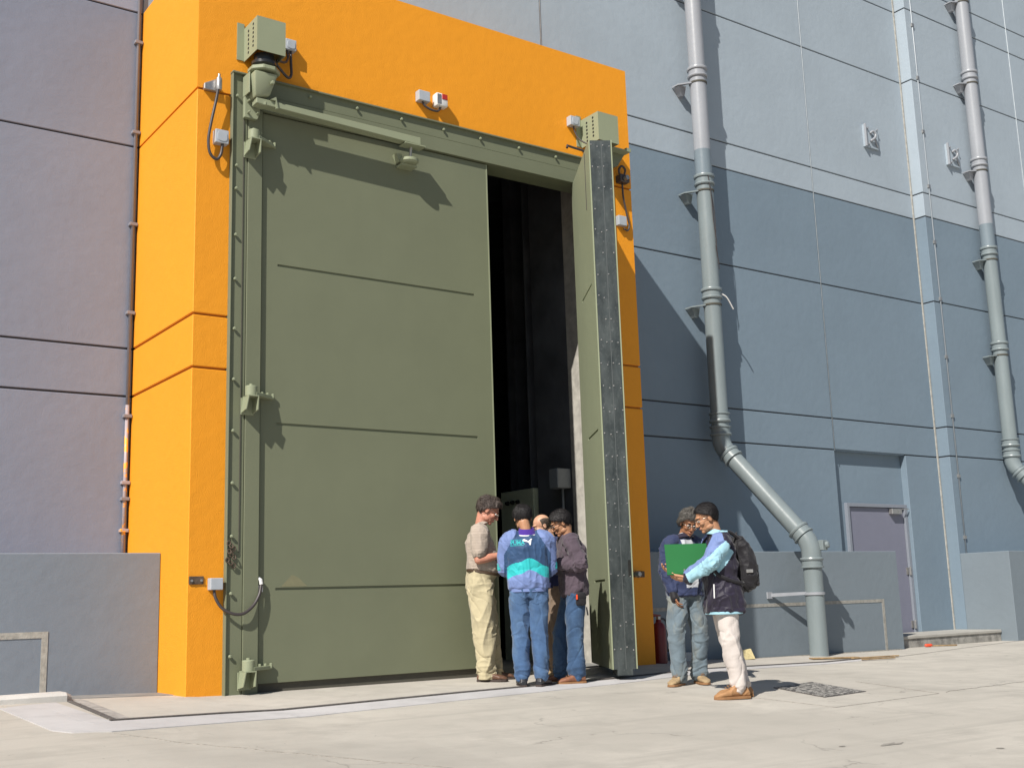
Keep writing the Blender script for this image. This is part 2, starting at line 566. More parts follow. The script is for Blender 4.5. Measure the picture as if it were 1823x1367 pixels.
tag(sheet('yard_joint', [poly_strip([(9.4, -.5), (14.2, .62), (22, .62)], .025, .004), poly_strip([(5.7, .72), (11.3, .70)], .03, .0105)], M['joint']), 'thin joint where the yard meets the plinth', kind='structure')

# ================================================================== setting: the building
bld = thing('grey_building', 'tall two-tone grey rendered wall with recessed panel joints', 'building')
ROWS = [-.35, G3, G2, G1, H, GA, GB, 11.65, 12.2, 14.6, 16.6, 18.5]
def wall_panels(x0, x1, y, lo, hi, rows=range(len(ROWS) - 1), thick=.22):
    for i in rows:
        z0, z1 = ROWS[i], ROWS[i + 1]
        g = .0105
        mb = MB().box(x0 + .004, x1 - .004, y, y + thick, z0 + g, z1 - g)
        part_of(bld, 'wall_panel', mb, lo if z1 <= H + .01 else hi, bevel=.006)
wl_, wh_ = M['wall_west'], M['wall_west_upper']
for a, b in ((-16, -6.4), (-6.4, -.0)):
    wall_panels(a, b, D, wl_, wh_)
up_rows = [i for i in range(len(ROWS) - 1) if ROWS[i] >= H - .01]
lo_rows = [i for i in range(len(ROWS) - 1) if ROWS[i] < H - .01]
wall_panels(0, 5.74, D, M['wall_lower'], M['wall_upper'], up_rows)
wall_panels(5.74, 11.522, D, M['wall_lower'], M['wall_upper'], up_rows)
wall_panels(W, 11.522, D, M['wall_lower'], M['wall_upper'], lo_rows)
wall_panels(11.522, PX, D, M['wall_lower'], M['wall_upper'], [i for i in range(1, len(ROWS) - 1)])
wall_panels(13.40, PX, D, M['wall_lower'], M['wall_upper'], [0])
for a, b in ((PX, 17.85), (17.85, 24), (24, 30.5), (30.5, 40)):
    wall_panels(a, b, FY, M['wall_lower'], M['wall_upper'], thick=.45)
mb = MB()                                                          # what shows at the bottom of the joints
mb.box(-16, 0, D + .02, D + .30, -.3, 18.4)
mb.box(0, W, D + .02, D + .30, H, 18.4)
mb.box(W, 11.51, D + .02, D + .30, -.3, 18.4)
mb.box(11.51, PX + .02, D + .02, D + .30, G3 + .02, 18.4)
mb.box(13.42, PX + .02, D + .02, D + .30, -.3, G3 + .02)
mb.box(PX + .02, 40, FY + .02, FY + .6, -.3, 18.4)
part_of(bld, 'joint_backing', mb, M['gap'])
part_of(bld, 'sealant_strip', MB().box(PX - .045, PX - .004, D - .012, D + .01, -.13, 18), M['beige'], bevel=.004)
# recess of the service door
mb = MB()
mb.box(11.54, 13.40, D + .12, D + .3, 2.19, G3 - .0)
part_of(bld, 'recess_wall', mb, M['wall_lower'], bevel=.003)
part_of(bld, 'recess_soffit', MB().box(11.54, 13.40, D + .024, D + .118, G3 - .011, G3 + .011), M['wall_lower'])

# service door
sd = thing('service_door', 'mauve grey steel service door recessed behind the low plinth', 'door', (12.6, D + .1, 0))
part_of(sd, 'frame', MB().box(11.80, 11.86, D + .06, D + .2, -.1, 2.19).box(11.86, 13.40, D + .06, D + .2, 2.13, 2.19).box(13.33, 13.40, D + .06, D + .2, -.1, 2.13), M['door_frame'], bevel=.003)
part_of(sd, 'reveal_lining', MB().box(11.54, 11.80, D + .12, D + .2, -.1, 2.19), M['wall_lower'])
part_of(sd, 'leaf', MB().box(11.865, 13.325, D + .10, D + .15, -.03, 2.125), M['door_grey'], bevel=.003)
cl = part_of(sd, 'door_closer', MB().box(12.93, 13.20, D + .02, D + .10, 2.02, 2.11), M['steel'], bevel=.006)
MB().box(13.2 - 12.6, 13.36 - 12.6, -.10, -.085, 2.10, 2.115).build('closer_arm', M['steel'], cl)
for z in (1.06, .17):
    part_of(sd, 'hinge', MB().tube([(13.325, D + .055, z - .07), (13.325, D + .055, z + .07)], .018).box(13.27, 13.32, D + .085, D + .1, z - .06, z + .06), M['steel'])
# step
st = thing('concrete_step', 'rough low concrete step below the mauve service door', 'step')
part_of(st, 'tread', MB().box(11.42, PX - .01, .93, D - .01, -.005, .045), M['step'], bevel=.008)
part_of(st, 'riser', MB().box(11.43, PX - .015, .95, D - .01, -.3, -.005), M['step_side'])

# low plinth walls
def low_wall(name, label, x0, x1, y0, y1, mat):
    t_ = thing(name, label, 'low wall')
    part_of(t_, 'wall_body', MB().box(x0, x1, y0, y1, -.4, DADO_Z), mat, bevel=.008)
    return t_
lw = low_wall('low_wall', 'low grey plinth wall left of the orange surround, with a beige strip near its end', -16, -.001, DADO_Y, D - .004, M['dado_west'])
part_of(lw, 'beige_strip', MB().box(-16, -1.02, DADO_Y - .006, DADO_Y + .02, .575, .632).box(-1.075, -1.02, DADO_Y - .0055, DADO_Y + .02, -.1, .575), M['beige'])
rw = low_wall('low_wall', 'low grey plinth wall behind the lower end of the slanting drainpipe', W + .001, 11.44, DADO_Y, D - .004, M['dado'])
part_of(rw, 'beige_strip', MB().box(W + .3, 11.04, DADO_Y - .006, DADO_Y + .02, .58, .625).box(10.985, 11.04, DADO_Y - .0055, DADO_Y + .02, -.3, .58), M['strip'])
low_wall('low_wall', 'low grey plinth wall past the concrete step, with its bright sunlit end', PX + .001, 40, .66, FY - .004, M['dado'])
ep = MB().rings([[(-5, y, z) for y, z in ((.02, 0), (.02, .10), (.06, .125), (.26, .125), (.30, .10), (.30, 0))],
                 [(-1.02, y, z) for y, z in ((.02, 0), (.02, .10), (.06, .125), (.26, .125), (.30, .10), (.30, 0))],
                 [(-.97, y, z) for y, z in ((.06, 0), (.06, .08), (.09, .10), (.23, .10), (.26, .08), (.26, 0))]]).build('kerb', M['kerb'])
tag(ep, 'white rounded kerb stone ending at the left of the apron', 'kerb')

# ================================================================== orange portal
por = thing('orange_portal', 'big square orange rendered surround standing out around the gate', 'gate surround')
g = .011
zr = [-.3, G3, G2, G1]
for z0, z1 in zip(zr, zr[1:]):
    part_of(por, 'pier_panel', MB().prism([(0, 0), (.36, 0), (.36, .2), (.2, .2), (.2, D - .003), (0, D - .003)], 'z', z0 + g, z1 - g), M['orange'], bevel=.007)
    part_of(por, 'pier_panel', MB().prism([(5.34, 0), (W, 0), (W, D - .003), (5.5, D - .003), (5.5, .2), (5.34, .2)], 'z', z0 + g, z1 - g), M['orange'], bevel=.007)
lin_ = MB()
lin_.box(0, W, 0, .2, 6.06, H).box(0, .36, 0, .2, G1 + g, 6.06).box(5.34, W, 0, .2, G1 + g, 6.06)
lin_.box(0, .2, .2, D - .003, G1 + g, H).box(5.5, W, .2, D - .003, G1 + g, H)
lin_.box(.2, 5.5, .2, D - .003, H - .25, H - .001)
o_ = part_of(por, 'lintel_panel', lin_, M['orange'])
part_of(por, 'joint_backing', MB().prism([(.02, .02), (.34, .02), (.34, .19), (.19, .19), (.19, D - .02), (.02, D - .02)], 'z', -.2, 6.3), M['orange_gap'])
part_of(por, 'joint_backing', MB().prism([(5.36, .02), (W - .02, .02), (W - .02, D - .02), (5.51, D - .02), (5.51, .19), (5.36, .19)], 'z', -.2, 6.3), M['orange_gap'])

# inside
ins = thing('gate_interior', 'dark bare concrete room seen through the open gate', 'room')
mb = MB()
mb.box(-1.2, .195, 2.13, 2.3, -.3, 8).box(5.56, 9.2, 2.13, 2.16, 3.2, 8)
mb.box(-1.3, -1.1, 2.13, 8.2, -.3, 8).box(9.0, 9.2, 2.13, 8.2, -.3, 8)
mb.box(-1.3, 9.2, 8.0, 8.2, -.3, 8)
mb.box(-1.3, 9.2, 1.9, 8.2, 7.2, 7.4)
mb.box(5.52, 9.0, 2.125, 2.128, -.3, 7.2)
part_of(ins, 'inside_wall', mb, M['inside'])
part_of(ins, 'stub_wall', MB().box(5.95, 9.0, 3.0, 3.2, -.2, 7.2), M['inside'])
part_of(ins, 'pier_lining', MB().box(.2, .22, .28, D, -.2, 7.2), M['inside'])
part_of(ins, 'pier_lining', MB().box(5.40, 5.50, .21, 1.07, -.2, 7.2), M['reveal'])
part_of(ins, 'pier_lining', MB().box(5.405, 5.50, 1.072, D, -.2, 7.2), M['inside'])  # same pale wall beyond the closed leaf's shadow edge, shade put in as dark colour

tag(sheet('inside_floor', [quad_sheet([(-1, .30), (5.5, .30), (9, 8), (-1, 8)], .011, 30)], M['inside_floor']), 'concrete floor inside the gate', kind='structure')
cb = thing('control_cabinet', 'olive grey control cabinet standing inside the gate opening', 'cabinet', (5.7, 2.2, 0))
part_of(cb, 'body', MB().box(5.36, 5.80, 1.86, 2.62, -.02, 2.24), M['cabinet'], bevel=.008)
for y in (2.2, 2.32, 2.44):
    part_of(cb, 'knob', MB().lathe([(.03, 0), (.03, .02), (.018, .05)], (5.36, y, 2.08), (-1, 0, 0), 10), M['hole'])
for k in range(7):
    a = R(360 / 7 * k)
    part_of(cb, 'vent_hole', MB().lathe([(.016, 0), (.016, .003)], (5.58 + .065 * math.cos(a), 1.86, 2.03 + .065 * math.sin(a)), (0, -1, 0), 8), M['hole'])
ib = thing('junction_box', 'dim grey junction box fixed on the inner wall above the cabinet', 'junction box', (6.3, 2.9, 2.4))
part_of(ib, 'enclosure', MB().box(5.17, 5.39, 1.08, 1.26, 2.16, 2.41), M['box_dim'], bevel=.01)
part_of(ib, 'conduit', MB().tube([(5.34, 1.2, 2.17), (5.34, 1.2, 0)], .016), M['box_dim'])
ib = thing('wall_cabinet', 'dim blue grey cabinet on the inner wall just past the edge of the closed leaf', 'cabinet', (5.1, 2.2, 2))
part_of(ib, 'body', MB().box(4.80, 5.02, 2.3, 2.5, 1.3, 2.32), M['box_grey'], bevel=.01)

# ================================================================== steel gate frame
fr = thing('gate_surround_steelwork', 'olive steel frame with bolted flanges round the gate opening', 'gate frame')
JY = -.05
part_of(fr, 'jamb', MB().box(.345, .515, JY + .012, .2, -.05, 6.10).box(.520, .672, JY, .27, -.05, 5.76).box(.345, .357, JY - .012, JY + .012, -.05, 6.10), M['olive'], bevel=.003)
part_of(fr, 'jamb', MB().box(5.045, 5.195, JY, .27, -.05, 5.76).box(5.20, 5.355, JY + .012, .2, -.05, 6.10), M['olive'], bevel=.003)
part_of(fr, 'header', MB().box(.525, 5.20, JY + .012, .19, 5.935, 6.105).box(.525, 5.20, JY, .27, 5.765, 5.928), M['olive'], bevel=.003)
mbx = MB().prism([(.34, 6.10), (.34, 6.118), (5.36, 6.118), (5.36, 6.10)], 'y', -.075, .0)
part_of(fr, 'drip_flange', mbx, M['olive'], bevel=.002)
part_of(fr, 'cover_strip', MB().box(.47, .476, JY + .002, JY + .013, 1.3, 5.72), M['seal_line'])
bolt = None
def put_bolts(parent, pts, r=.016, axis=(0, -1, 0)):
    me = None
    for p_ in pts:
        if me is None:
            b = MB().lathe([(r * .5, -.01), (r * .5, .012), (r, .012), (r, .03), (r * .6, .034)], (0, 0, 0), axis, 6).build('bolt', M['olive_pale'], parent)
            me = b.data
        else:
            b = link('bolt', me, parent)
        b.location = p_
put_bolts(fr, [(.395, JY + .012, z) for z in (.35, .92, 1.45, 1.95, 2.45, 2.95, 3.45, 3.95, 4.4, 4.88, 5.12, 5.86)] + [(x, JY + .012, 6.04) for x in (1.2, 1.75, 2.3, 2.85, 3.35, 3.9, 4.45)])
hb = part_of(fr, 'corner_plate', MB().prism([(.455, 5.63), (.455, 5.87), (.62, 5.87), (.62, 5.70), (.59, 5.63)], 'y', -.105, JY - .002), M['olive_pale'], bevel=.003)
for x, z in ((.487, 5.80), (.487, 5.68), (.585, 5.69)):
    MB().lathe([(.012, 0), (.012, .045), (.006, .05)], (x, -.105, z), (0, -1, 0), 6).build('bolt', M['olive_pale'], hb)

# ---- left leaf (closed)
LF = -.012
ll = thing('gate_leaf', 'wide closed olive steel gate leaf with three welded seam lines', 'gate leaf')
mb = MB()
zz = [.085, .955, 2.55, 4.165, 5.752]
mb.box(.690, 3.455, LF + .012, .24, .085, 5.752)
for z0, z1 in zip(zz, zz[1:]):
    a = z0 if z0 == .085 else z0 + .012
    b = z1 if z1 == 5.752 else z1 - .012
    mb.box(.690, 3.455, LF, LF + .012, a, b)
for z in zz[1:-1]:
    mb.box(.690, .86, LF, LF + .012, z - .012, z + .012).box(3.235, 3.455, LF, LF + .012, z - .012, z + .012)
part_of(ll, 'door_panel', mb, M['olive'])
part_of(ll, 'paint_patch', MB().prism([(.92, .975), (1.19, .975), (1.10, 1.06), (1.03, 1.085)], 'y', LF - .0012, LF + .001), M['patch'])
part_of(ll, 'bottom_seal', MB().box(.690, 3.445, LF + .03, .2, -.03, .085), M['seal_line'])
part_of(ll, 'edge_trim', MB().box(3.444, 3.458, LF - .004, .245, .085, 5.752), M['olive_pale'])

def hinge(x, z):
    h = thing('pivot_assembly', '', 'hinge', (x, -.12, z), 'hinges of the closed leaf')
    part_of(h, 'barrel', MB().lathe([(.056, -.05), (.060, -.045), (.060, .045), (.054, .052), (.02, .056), (.02, .072)], (x, -.13, z), n=20), M['olive_pale'], smooth='auto')
    mb = MB()                                                       # open-fronted wedge bracket on the jamb
    x0, x1 = x - .075, x + .055
    mb.hexa([(x0, -.185, z - .185), (x0 + .012, -.185, z - .185), (x0 + .012, JY, z - .21), (x0, JY, z - .21), (x0 + .02, -.20, z - .055), (x0 + .032, -.20, z - .055), (x0 + .032, JY, z - .055), (x0 + .02, JY, z - .055)])
    mb.hexa([(x1 - .012, -.185, z - .185), (x1, -.185, z - .185), (x1, JY, z - .21), (x1 - .012, JY, z - .21), (x1 - .012, -.20, z - .055), (x1, -.20, z - .055), (x1, JY, z - .055), (x1 - .012, JY, z - .055)])
    mb.box(x0 + .02, x1, -.20, JY, z - .057, z - .045)
    mb.box(x0, x1, JY - .012, JY - .002, z - .22, z - .057)
    part_of(h, 'bracket', mb, M['olive_pale'], bevel=.002)
    part_of(h, 'strap', MB().prism([(x + .03, -.19), (x + .11, -.15), (x + .285, -.03), (x + .285, LF - .001), (x + .09, LF - .001), (x + .06, -.08)], 'z', z - .045, z - .012), M['olive_pale'], bevel=.003)
    for k in range(3):
        part_of(h, 'bolt', MB().lathe([(.013, -.02), (.013, .018), (.008, .022)], (x + .13 + .065 * k, -.045 - .022 * (2 - k), z - .012), (0, 0, 1), 6), M['olive_pale'])
    return h
for z, lb in ((5.44, 'topmost olive barrel hinge of the closed gate leaf, under the motor'), (2.83, 'middle olive barrel hinge of the closed gate leaf'), (.26, 'lowest olive barrel hinge of the closed gate leaf, near the ground')):
    hinge(.545, z)['label'] = lb

# ---- right leaf (swung open)
HX, HY, ANG, TH, LW = 5.07, -.06, R(59), .26, 1.53
rl = thing('gate_leaf', 'narrow olive gate leaf swung open, its galvanised sheet edge facing out', 'gate leaf', (HX, HY, 0))
rl.rotation_euler = (0, 0, ANG)
z0, z1 = .055, 5.752
yo, yi = -HY, TH - HY                       # outer and inner face in the leaf's own closed position
MB().box(-LW + .02, -.05, yo + .014, yi - .014, z0, z1).build('core', M['olive'], rl)
mb = MB()
zz = [z0, .955, 2.55, 4.165, z1]
for z_a, z_b in zip(zz, zz[1:]):
    a = z_a if z_a == z0 else z_a + .012
    b = z_b if z_b == z1 else z_b - .012
    mb.box(-LW, -.05, yi - .014, yi, a, b).box(-LW, -.05, yo, yo + .014, a, b)
for z in zz[1:-1]:
    mb.box(-LW, -1.30, yi - .014, yi, z - .012, z + .012).box(-.55, -.05, yi - .014, yi, z - .012, z + .012).box(-LW, -.05, yo, yo + .014, z - .012, z + .012)
MB.build(mb, 'skin_plate', M['olive_pale'], rl)
MB().box(-LW - .004, -LW + .02, yo + .016, yi - .016, z0 + .0, z1 - .006).box(-LW - .004, -LW + .3, yo + .05, yi - .05, z0 - .06, z0).build('edge_sheet', M['galv'], rl)
mb = MB()
rr = random.Random(3)
for i in range(23):
    z = 5.68 - i * .247
    for k, y in enumerate((.03, .10, .16, .225)):
        if rr.random() < .82:
            mb.lathe([(.0085, 0), (.0085, .003), (.005, .006)], (-LW - .004, yo + y + rr.uniform(-.008, .008), z + rr.uniform(-.012, .012) + .02 * (k % 2)), (-1, 0, 0), 6)
tag(mb.build('rivets', M['steel'], rl), kind='stuff')
MB().box(-LW - .006, -LW + .01, yo + .018, yo + .05, .98, 1.15).build('lock_slot', M['hole'], rl)
MB().box(-LW - .006, -LW - .003, .175, .182, z0, z1 - .01).build('seam', M['galv_seam'], rl)
MB().box(-1.22, -1.21, yi + .001, yi + .006, 5.05, 5.72).build('cable_line', M['cable'], rl)

# ================================================================== gate operators
def motor_box(x0, x1, label):
    t_ = thing('motor_housing', label, 'motor housing', ((x0 + x1) / 2, 0, 6.44), 'motor housings of the gate')
    z0, z1, yf = 6.265, 6.63, -.345
    body = MB()
    body.box(x0, x1, yf, yf + .006, z0, z1).box(x1 - .006, x1, yf + .006, -.002, z0, z1).box(x0 + .0, x1 - .006, yf + .006, -.002, z1 - .006, z1)
    body.box(x0, x0 + .006, yf + .006, -.002, z0, z1 - .006)
    part_of(t_, 'cover', body, M['olive_pale'])
    part_of(t_, 'wall_flange', MB().box(x0 - .075, x0, -.012, -.002, z0 + .01, z1 + .05), M['olive_pale'])
    me = None
    for col_, n0 in ((yf + .10, 0), (yf + .22, 1)):
        for k in range(6):
            z = z1 - .05 - .047 * k - .025 * n0
            h = part_of(t_, 'vent_hole', MB().lathe([(.0155, 0), (.0155, .002)], (x0, col_, z), (-1, 0, 0), 8), M['hole'])
    return t_
mL = motor_box(.478, .785, 'olive perforated motor box above the hinged side of the closed leaf')
mR = motor_box(4.905, 5.225, 'olive perforated motor box above the swung open leaf')
gb = thing('gate_gearbox', 'olive cast gearbox hanging under the motor box, black motor between', 'gearbox', (.6, -.2, 6))
part_of(gb, 'motor', MB().lathe([(.10, 0), (.125, .02), (.125, .05), (.10, .055), (.10, .13)], (.615, -.20, 6.15), n=22), M['black'], smooth='auto')
part_of(gb, 'flange', MB().prism([(.615 + .165 * math.cos(R(22.5 + 45 * k)), -.20 + .155 * math.sin(R(22.5 + 45 * k))) for k in range(8)], 'z', 6.085, 6.13), M['olive_pale'], bevel=.008)
part_of(gb, 'housing', MB().hexa([(.50, -.26, 5.80), (.66, -.26, 5.84), (.66, JY - .004, 5.84), (.50, JY - .004, 5.80), (.47, -.32, 6.06), (.72, -.32, 6.06), (.72, JY - .004, 6.06), (.47, JY - .004, 6.06)]), M['olive_pale'], bevel=.02, segs=2, smooth='auto')
part_of(gb, 'side_plate', MB().box(.452, .464, -.22, JY - .004, 5.85, 6.07), M['olive_pale'], bevel=.003)
part_of(gb, 'plug', MB().lathe([(.022, 0), (.022, .03), (.012, .034)], (.66, -.300, 5.96), (0, -1, 0), 6), M['olive_pale'])
part_of(gb, 'output_hub', MB().lathe([(.07, 0), (.07, .035), (.05, .035), (.05, .07)], (.60, -.19, 5.735), n=6), M['olive_pale'], bevel=.004)
ar = thing('gate_actuator', 'long olive actuator arm reaching from the gearbox over the closed leaf', 'actuator arm', (.7, -.22, 5.7))
part_of(ar, 'beam', MB().hexa([(.52, -.25, 5.742), (2.42, -.26, 5.690), (2.42, -.15, 5.690), (.52, -.13, 5.742), (.52, -.25, 5.80), (2.42, -.26, 5.775), (2.42, -.15, 5.775), (.52, -.13, 5.80)]), M['olive_pale'], bevel=.004)
part_of(ar, 'hook_bracket', MB().prism([(.66, 5.80), (.72, 5.84), (.745, 5.72), (.725, 5.72), (.715, 5.80)], 'y', -.27, -.24), M['olive_pale'])
part_of(ar, 'end_plate', MB().box(2.22, 2.48, -.27, -.13, 5.674, 5.688), M['olive_pale'], bevel=.003)
part_of(ar, 'drop_rod', MB().tube([(2.345, -.18, 5.70), (2.345, -.15, 5.56)], .016), M['steel'])
ds_ = thing('door_bracket', 'small olive half-round bracket on the closed leaf under the arm end', 'bracket', (2.34, 0, 5.5))
part_of(ds_, 'cradle', MB().lathe([(.085, 0), (.105, .02), (.105, .05), (.06, .055)], (2.345, -.13, 5.50), n=20), M['olive_pale'], smooth='auto')
part_of(ds_, 'web', MB().prism([(2.20, 5.61), (2.27, 5.61), (2.30, 5.52), (2.24, 5.52)], 'y', -.10, LF - .002).box(2.25, 2.44, -.14, LF - .002, 5.475, 5.497), M['olive_pale'])
br = thing('gate_bracket', 'olive gusset bracket beside the motor box at the open leaf', 'bracket', (5.4, 0, 6.3))
part_of(br, 'shelf', MB().box(5.22, 5.53, -.22, -.002, 6.27, 6.285).box(5.46, 5.53, -.22, -.03, 6.285, 6.315), M['olive_pale'])
part_of(br, 'gusset', MB().prism([(5.22, 6.27), (5.52, 6.27), (5.40, 6.10), (5.22, 6.02)], 'y', -.10, -.02), M['olive'])
part_of(br, 'arm_stub', MB().tube([(4.42, -.32, 6.06), (4.44, -.30, 6.10), (4.52, -.28, 6.105), (4.98, -.2, 6.125)], .014), M['cable'])

# ================================================================== electrics on the orange wall
def ebox(label, x0, x1, z0, z1, d, mat, cat='junction box', y=-.002, lid=True):
    t_ = thing('junction_box', label, cat, ((x0 + x1) / 2, y, (z0 + z1) / 2), None)
    part_of(t_, 'enclosure', MB().box(x0, x1, y - d, y, z0, z1), mat, bevel=.006, segs=2)
    if lid:
        n = 16
        cx_, cz_, rx = (x0 + x1) / 2, (z0 + z1) / 2, min(x1 - x0, z1 - z0) * .38
        ring = [(cx_ + rx * (abs(math.cos(a)) ** .6) * (1 if math.cos(a) > 0 else -1), cz_ + rx * (abs(math.sin(a)) ** .6) * (1 if math.sin(a) > 0 else -1)) for a in [2 * math.pi * k / n for k in range(n)]]
        part_of(t_, 'lid', MB().prism(ring, 'y', y - d - .006, y - d + .001), mat, bevel=.002)
    return t_
ebox('grey junction box half hidden right of the left motor box', .905, 1.025, 6.495, 6.615, .085, M['box_grey'])
ebox('grey junction box left of the gate frame, level with the topmost hinge', .165, .30, 5.31, 5.45, .085, M['box_grey'])
ebox('plain grey junction box over the middle of the gate', 2.515, 2.66, 6.315, 6.435, .085, M['box_grey'], lid=False)
ebox('grey junction box low on the left pier beside the looping cable', .19, .31, .957, 1.065, .085, M['box_grey'], lid=False)
ebox('grey junction box just left of the right motor box', 4.685, 4.83, 6.505, 6.625, .085, M['box_grey'])
ebox('small blue grey junction box shaded behind the open leaf', 5.41, 5.54, 5.345, 5.47, .065, M['box_grey'], lid=False)
hl = thing('warning_light', 'white warning lamp with a red lens over the middle of the gate', 'warning light', (2.81, 0, 6.37))
part_of(hl, 'housing', MB().box(2.735, 2.885, -.11, -.002, 6.295, 6.45), M['box_white'], bevel=.018, segs=2, smooth='auto')
part_of(hl, 'lens', MB().box(2.80, 2.875, -.118, -.108, 6.375, 6.44), M['red'], bevel=.006)
part_of(hl, 'side_panel', MB().box(2.742, 2.792, -.114, -.108, 6.315, 6.43), M['steel'])
def cable(label, pts, r=.014, cat='cable', mat='cable', n=6):
    return tag(MB().tube(spline(pts, n), r, 8).build('hanging_cable', M[mat], smooth=True), label, cat)
cable('dark cable loop joining the plain junction box to the warning lamp', [(2.58, -.05, 6.318), (2.60, -.06, 6.27), (2.68, -.07, 6.235), (2.77, -.07, 6.24), (2.81, -.06, 6.296)], .013)
cable('dark cable loop below the junction box at the left motor', [(.975, -.05, 6.497), (.975, -.06, 6.35), (.97, -.08, 6.22), (.93, -.10, 6.17), (.86, -.14, 6.18), (.75, -.19, 6.24), (.715, -.2, 6.27)], .015)
cable('second dark cable rising from the gearbox to the left motor junction box', [(.935, -.05, 6.497), (.935, -.07, 6.40), (.88, -.12, 6.32), (.76, -.19, 6.28)], .013)
cable('long brown cable loop hanging left of the gate frame from the limit switch', [(.185, -.09, 5.90), (.165, -.08, 5.75), (.12, -.07, 5.50), (.10, -.06, 5.32), (.12, -.06, 5.19), (.185, -.06, 5.14), (.23, -.06, 5.20), (.245, -.06, 5.318)], .015)
cable('grey cable loop slung from the low junction box across the jamb to the leaf', [(.235, -.05, .96), (.245, -.07, .88), (.30, -.09, .79), (.40, -.11, .735), (.50, -.11, .735), (.60, -.09, .80), (.67, -.07, .90), (.70, -.05, 1.0)], .015)
cable('thin cable curving down from the junction box to the right motor', [(4.75, -.05, 6.507), (4.77, -.06, 6.42), (4.81, -.1, 6.32), (4.90, -.2, 6.24), (4.98, -.25, 6.27)], .010)
cable('dark hooked cable shaded behind the open leaf', [(5.46, -.06, 6.02), (5.45, -.07, 6.08), (5.50, -.07, 6.13), (5.55, -.07, 6.09), (5.54, -.06, 6.02)], .014)
cable('slim dark cable hanging below the shaded limit switch', [(5.50, -.06, 5.90), (5.515, -.05, 5.72), (5.57, -.04, 5.50), (5.60, -.04, 5.38), (5.57, -.04, 5.30), (5.50, -.05, 5.31)], .012)
ls = thing('limit_switch', 'dark steel limit switch on the left pier above the brown cable loop', 'limit switch', (.13, 0, 5.9))
part_of(ls, 'bracket', MB().prism([(.055, 5.86), (.055, 5.92), (.18, 5.99), (.20, 5.86)], 'y', -.05, -.002), M['steel'], bevel=.004)
part_of(ls, 'plunger', MB().lathe([(.026, 0), (.03, .02), (.03, .12), (.014, .14), (.014, .17)], (.19, -.085, 5.86), n=12), M['steel'], smooth='auto')
ls2 = thing('limit_switch', 'dark limit switch shaded on the right pier behind the open leaf', 'limit switch', (5.5, 0, 5.95))
part_of(ls2, 'body', MB().box(5.44, 5.59, -.11, -.002, 5.91, 6.01), M['cable'], bevel=.01)
part_of(ls2, 'roller', MB().lathe([(.03, 0), (.03, .05)], (5.50, -.12, 5.95), (0, -1, 0), 12), M['steel'])
lt = thing('wall_latch', 'small rusty strike plate on the left pier near the low junction box', 'latch plate', (.08, 0, 1.05))
part_of(lt, 'plate', MB().box(.012, .150, -.014, -.001, 1.012, 1.085), M['rust'], bevel=.003)
for x in (.035, .125):
    part_of(lt, 'bolt', MB().lathe([(.012, 0), (.012, .012)], (x, -.014, 1.045), (0, -1, 0), 6), M['steel'])
lt = thing('wall_latch', 'round-nosed steel strike on the right pier beside the open leaf', 'latch plate', (5.48, 0, 1.03))
part_of(lt, 'plate', MB().box(5.46, 5.575, -.02, -.001, 1.0, 1.07), M['rust'], bevel=.003)
part_of(lt, 'nose', MB().lathe([(.04, 0), (.04, .07), (.025, .09)], (5.42, -.02, 1.035), (0, -1, 0), 14), M['steel'], smooth='auto')
an = thing('cable_anchor', 'pale cable clamp on the closed leaf where the low cable ends', 'clamp', (.70, 0, 1))
part_of(an, 'clip', MB().tube([(.70, -.05, 1.0), (.695, -.045, 1.04), (.675, -.03, 1.06), (.67, LF, 1.04)], .018).box(.665, .72, -.04, LF - .001, .93, .99), M['box_white'])
ch = thing('padlock_chain', 'short rusty bunch of bolts and chain hanging on the left jamb', 'chain', (.38, -.06, 1.28))
rr = random.Random(5)
for k in range(9):
    x, z = .365 + .045 * (k % 3) / 2 + rr.uniform(-.01, .01), 1.385 - .026 * k
    part_of(ch, 'chain_link', MB().tube([(x + .018 * math.cos(a), -.065 + .012 * math.sin(a) * (k % 2), z + .022 * math.sin(a)) for a in [R(40 * j) for j in range(10)]], .006, 6), M['rust'])

# ================================================================== conduits
cdt = thing('wall_conduit', 'thin grey conduit with clips in the corner left of the orange surround', 'conduit', (-.055, D, 0))
part_of(cdt, 'tube', MB().tube([(-.052, D - .035, 2.95), (-.052, D - .035, 18)], .019, 10), M['conduit'], smooth=True)
part_of(cdt, 'tube', MB().tube([(-.052, D - .035, DADO_Z - .01), (-.052, D - .035, 2.95)], .020, 10), M['conduit_splash'], smooth=True)
for z, s_ in ((7.11, 0), (6.03, 0), (4.96, 0), (3.96, 0), (2.83, 0), (2.12, 1), (1.95, 0), (1.62, 1), (8.3, 0), (9.5, 0)):
    part_of(cdt, 'clip', MB().box(-.095, -.006, D - .068, D - .001, z - .018, z + .018), M['conduit_splash' if s_ else 'conduit'], bevel=.004)
def rod(label, x, y, z0, z1, r, step=None, zc=0, mat='sealant', group=None):
    t_ = thing('lightning_conductor', label, 'conductor', (x, y, z0))
    part_of(t_, 'strip', MB().tube([(x, y - r, z0), (x, y - r, z1)], r, 8), M[mat], smooth=True)
    z = zc
    while step and z < z1:
        part_of(t_, 'clip', MB().box(x - .03, x + .03, y - 2.6 * r, y - .001, z - .03, z + .03), M['steel'])
        z += step
    return t_
rod('pale vertical conductor strip ending above the recessed service door', 11.522, D, 3.04, 18, .006)
rod('pale vertical conductor strip rising from the top corner of the orange surround', 5.74, D, H - .04, 18, .006)
rod('clipped conductor rod just right of the wall step beside the far drainpipe', 14.55, FY, DADO_Z, 18, .012, 1.08, 1.62, 'rod')
rod('pale vertical conductor strip right of the far drainpipe', 17.855, FY, DADO_Z, 18, .007)

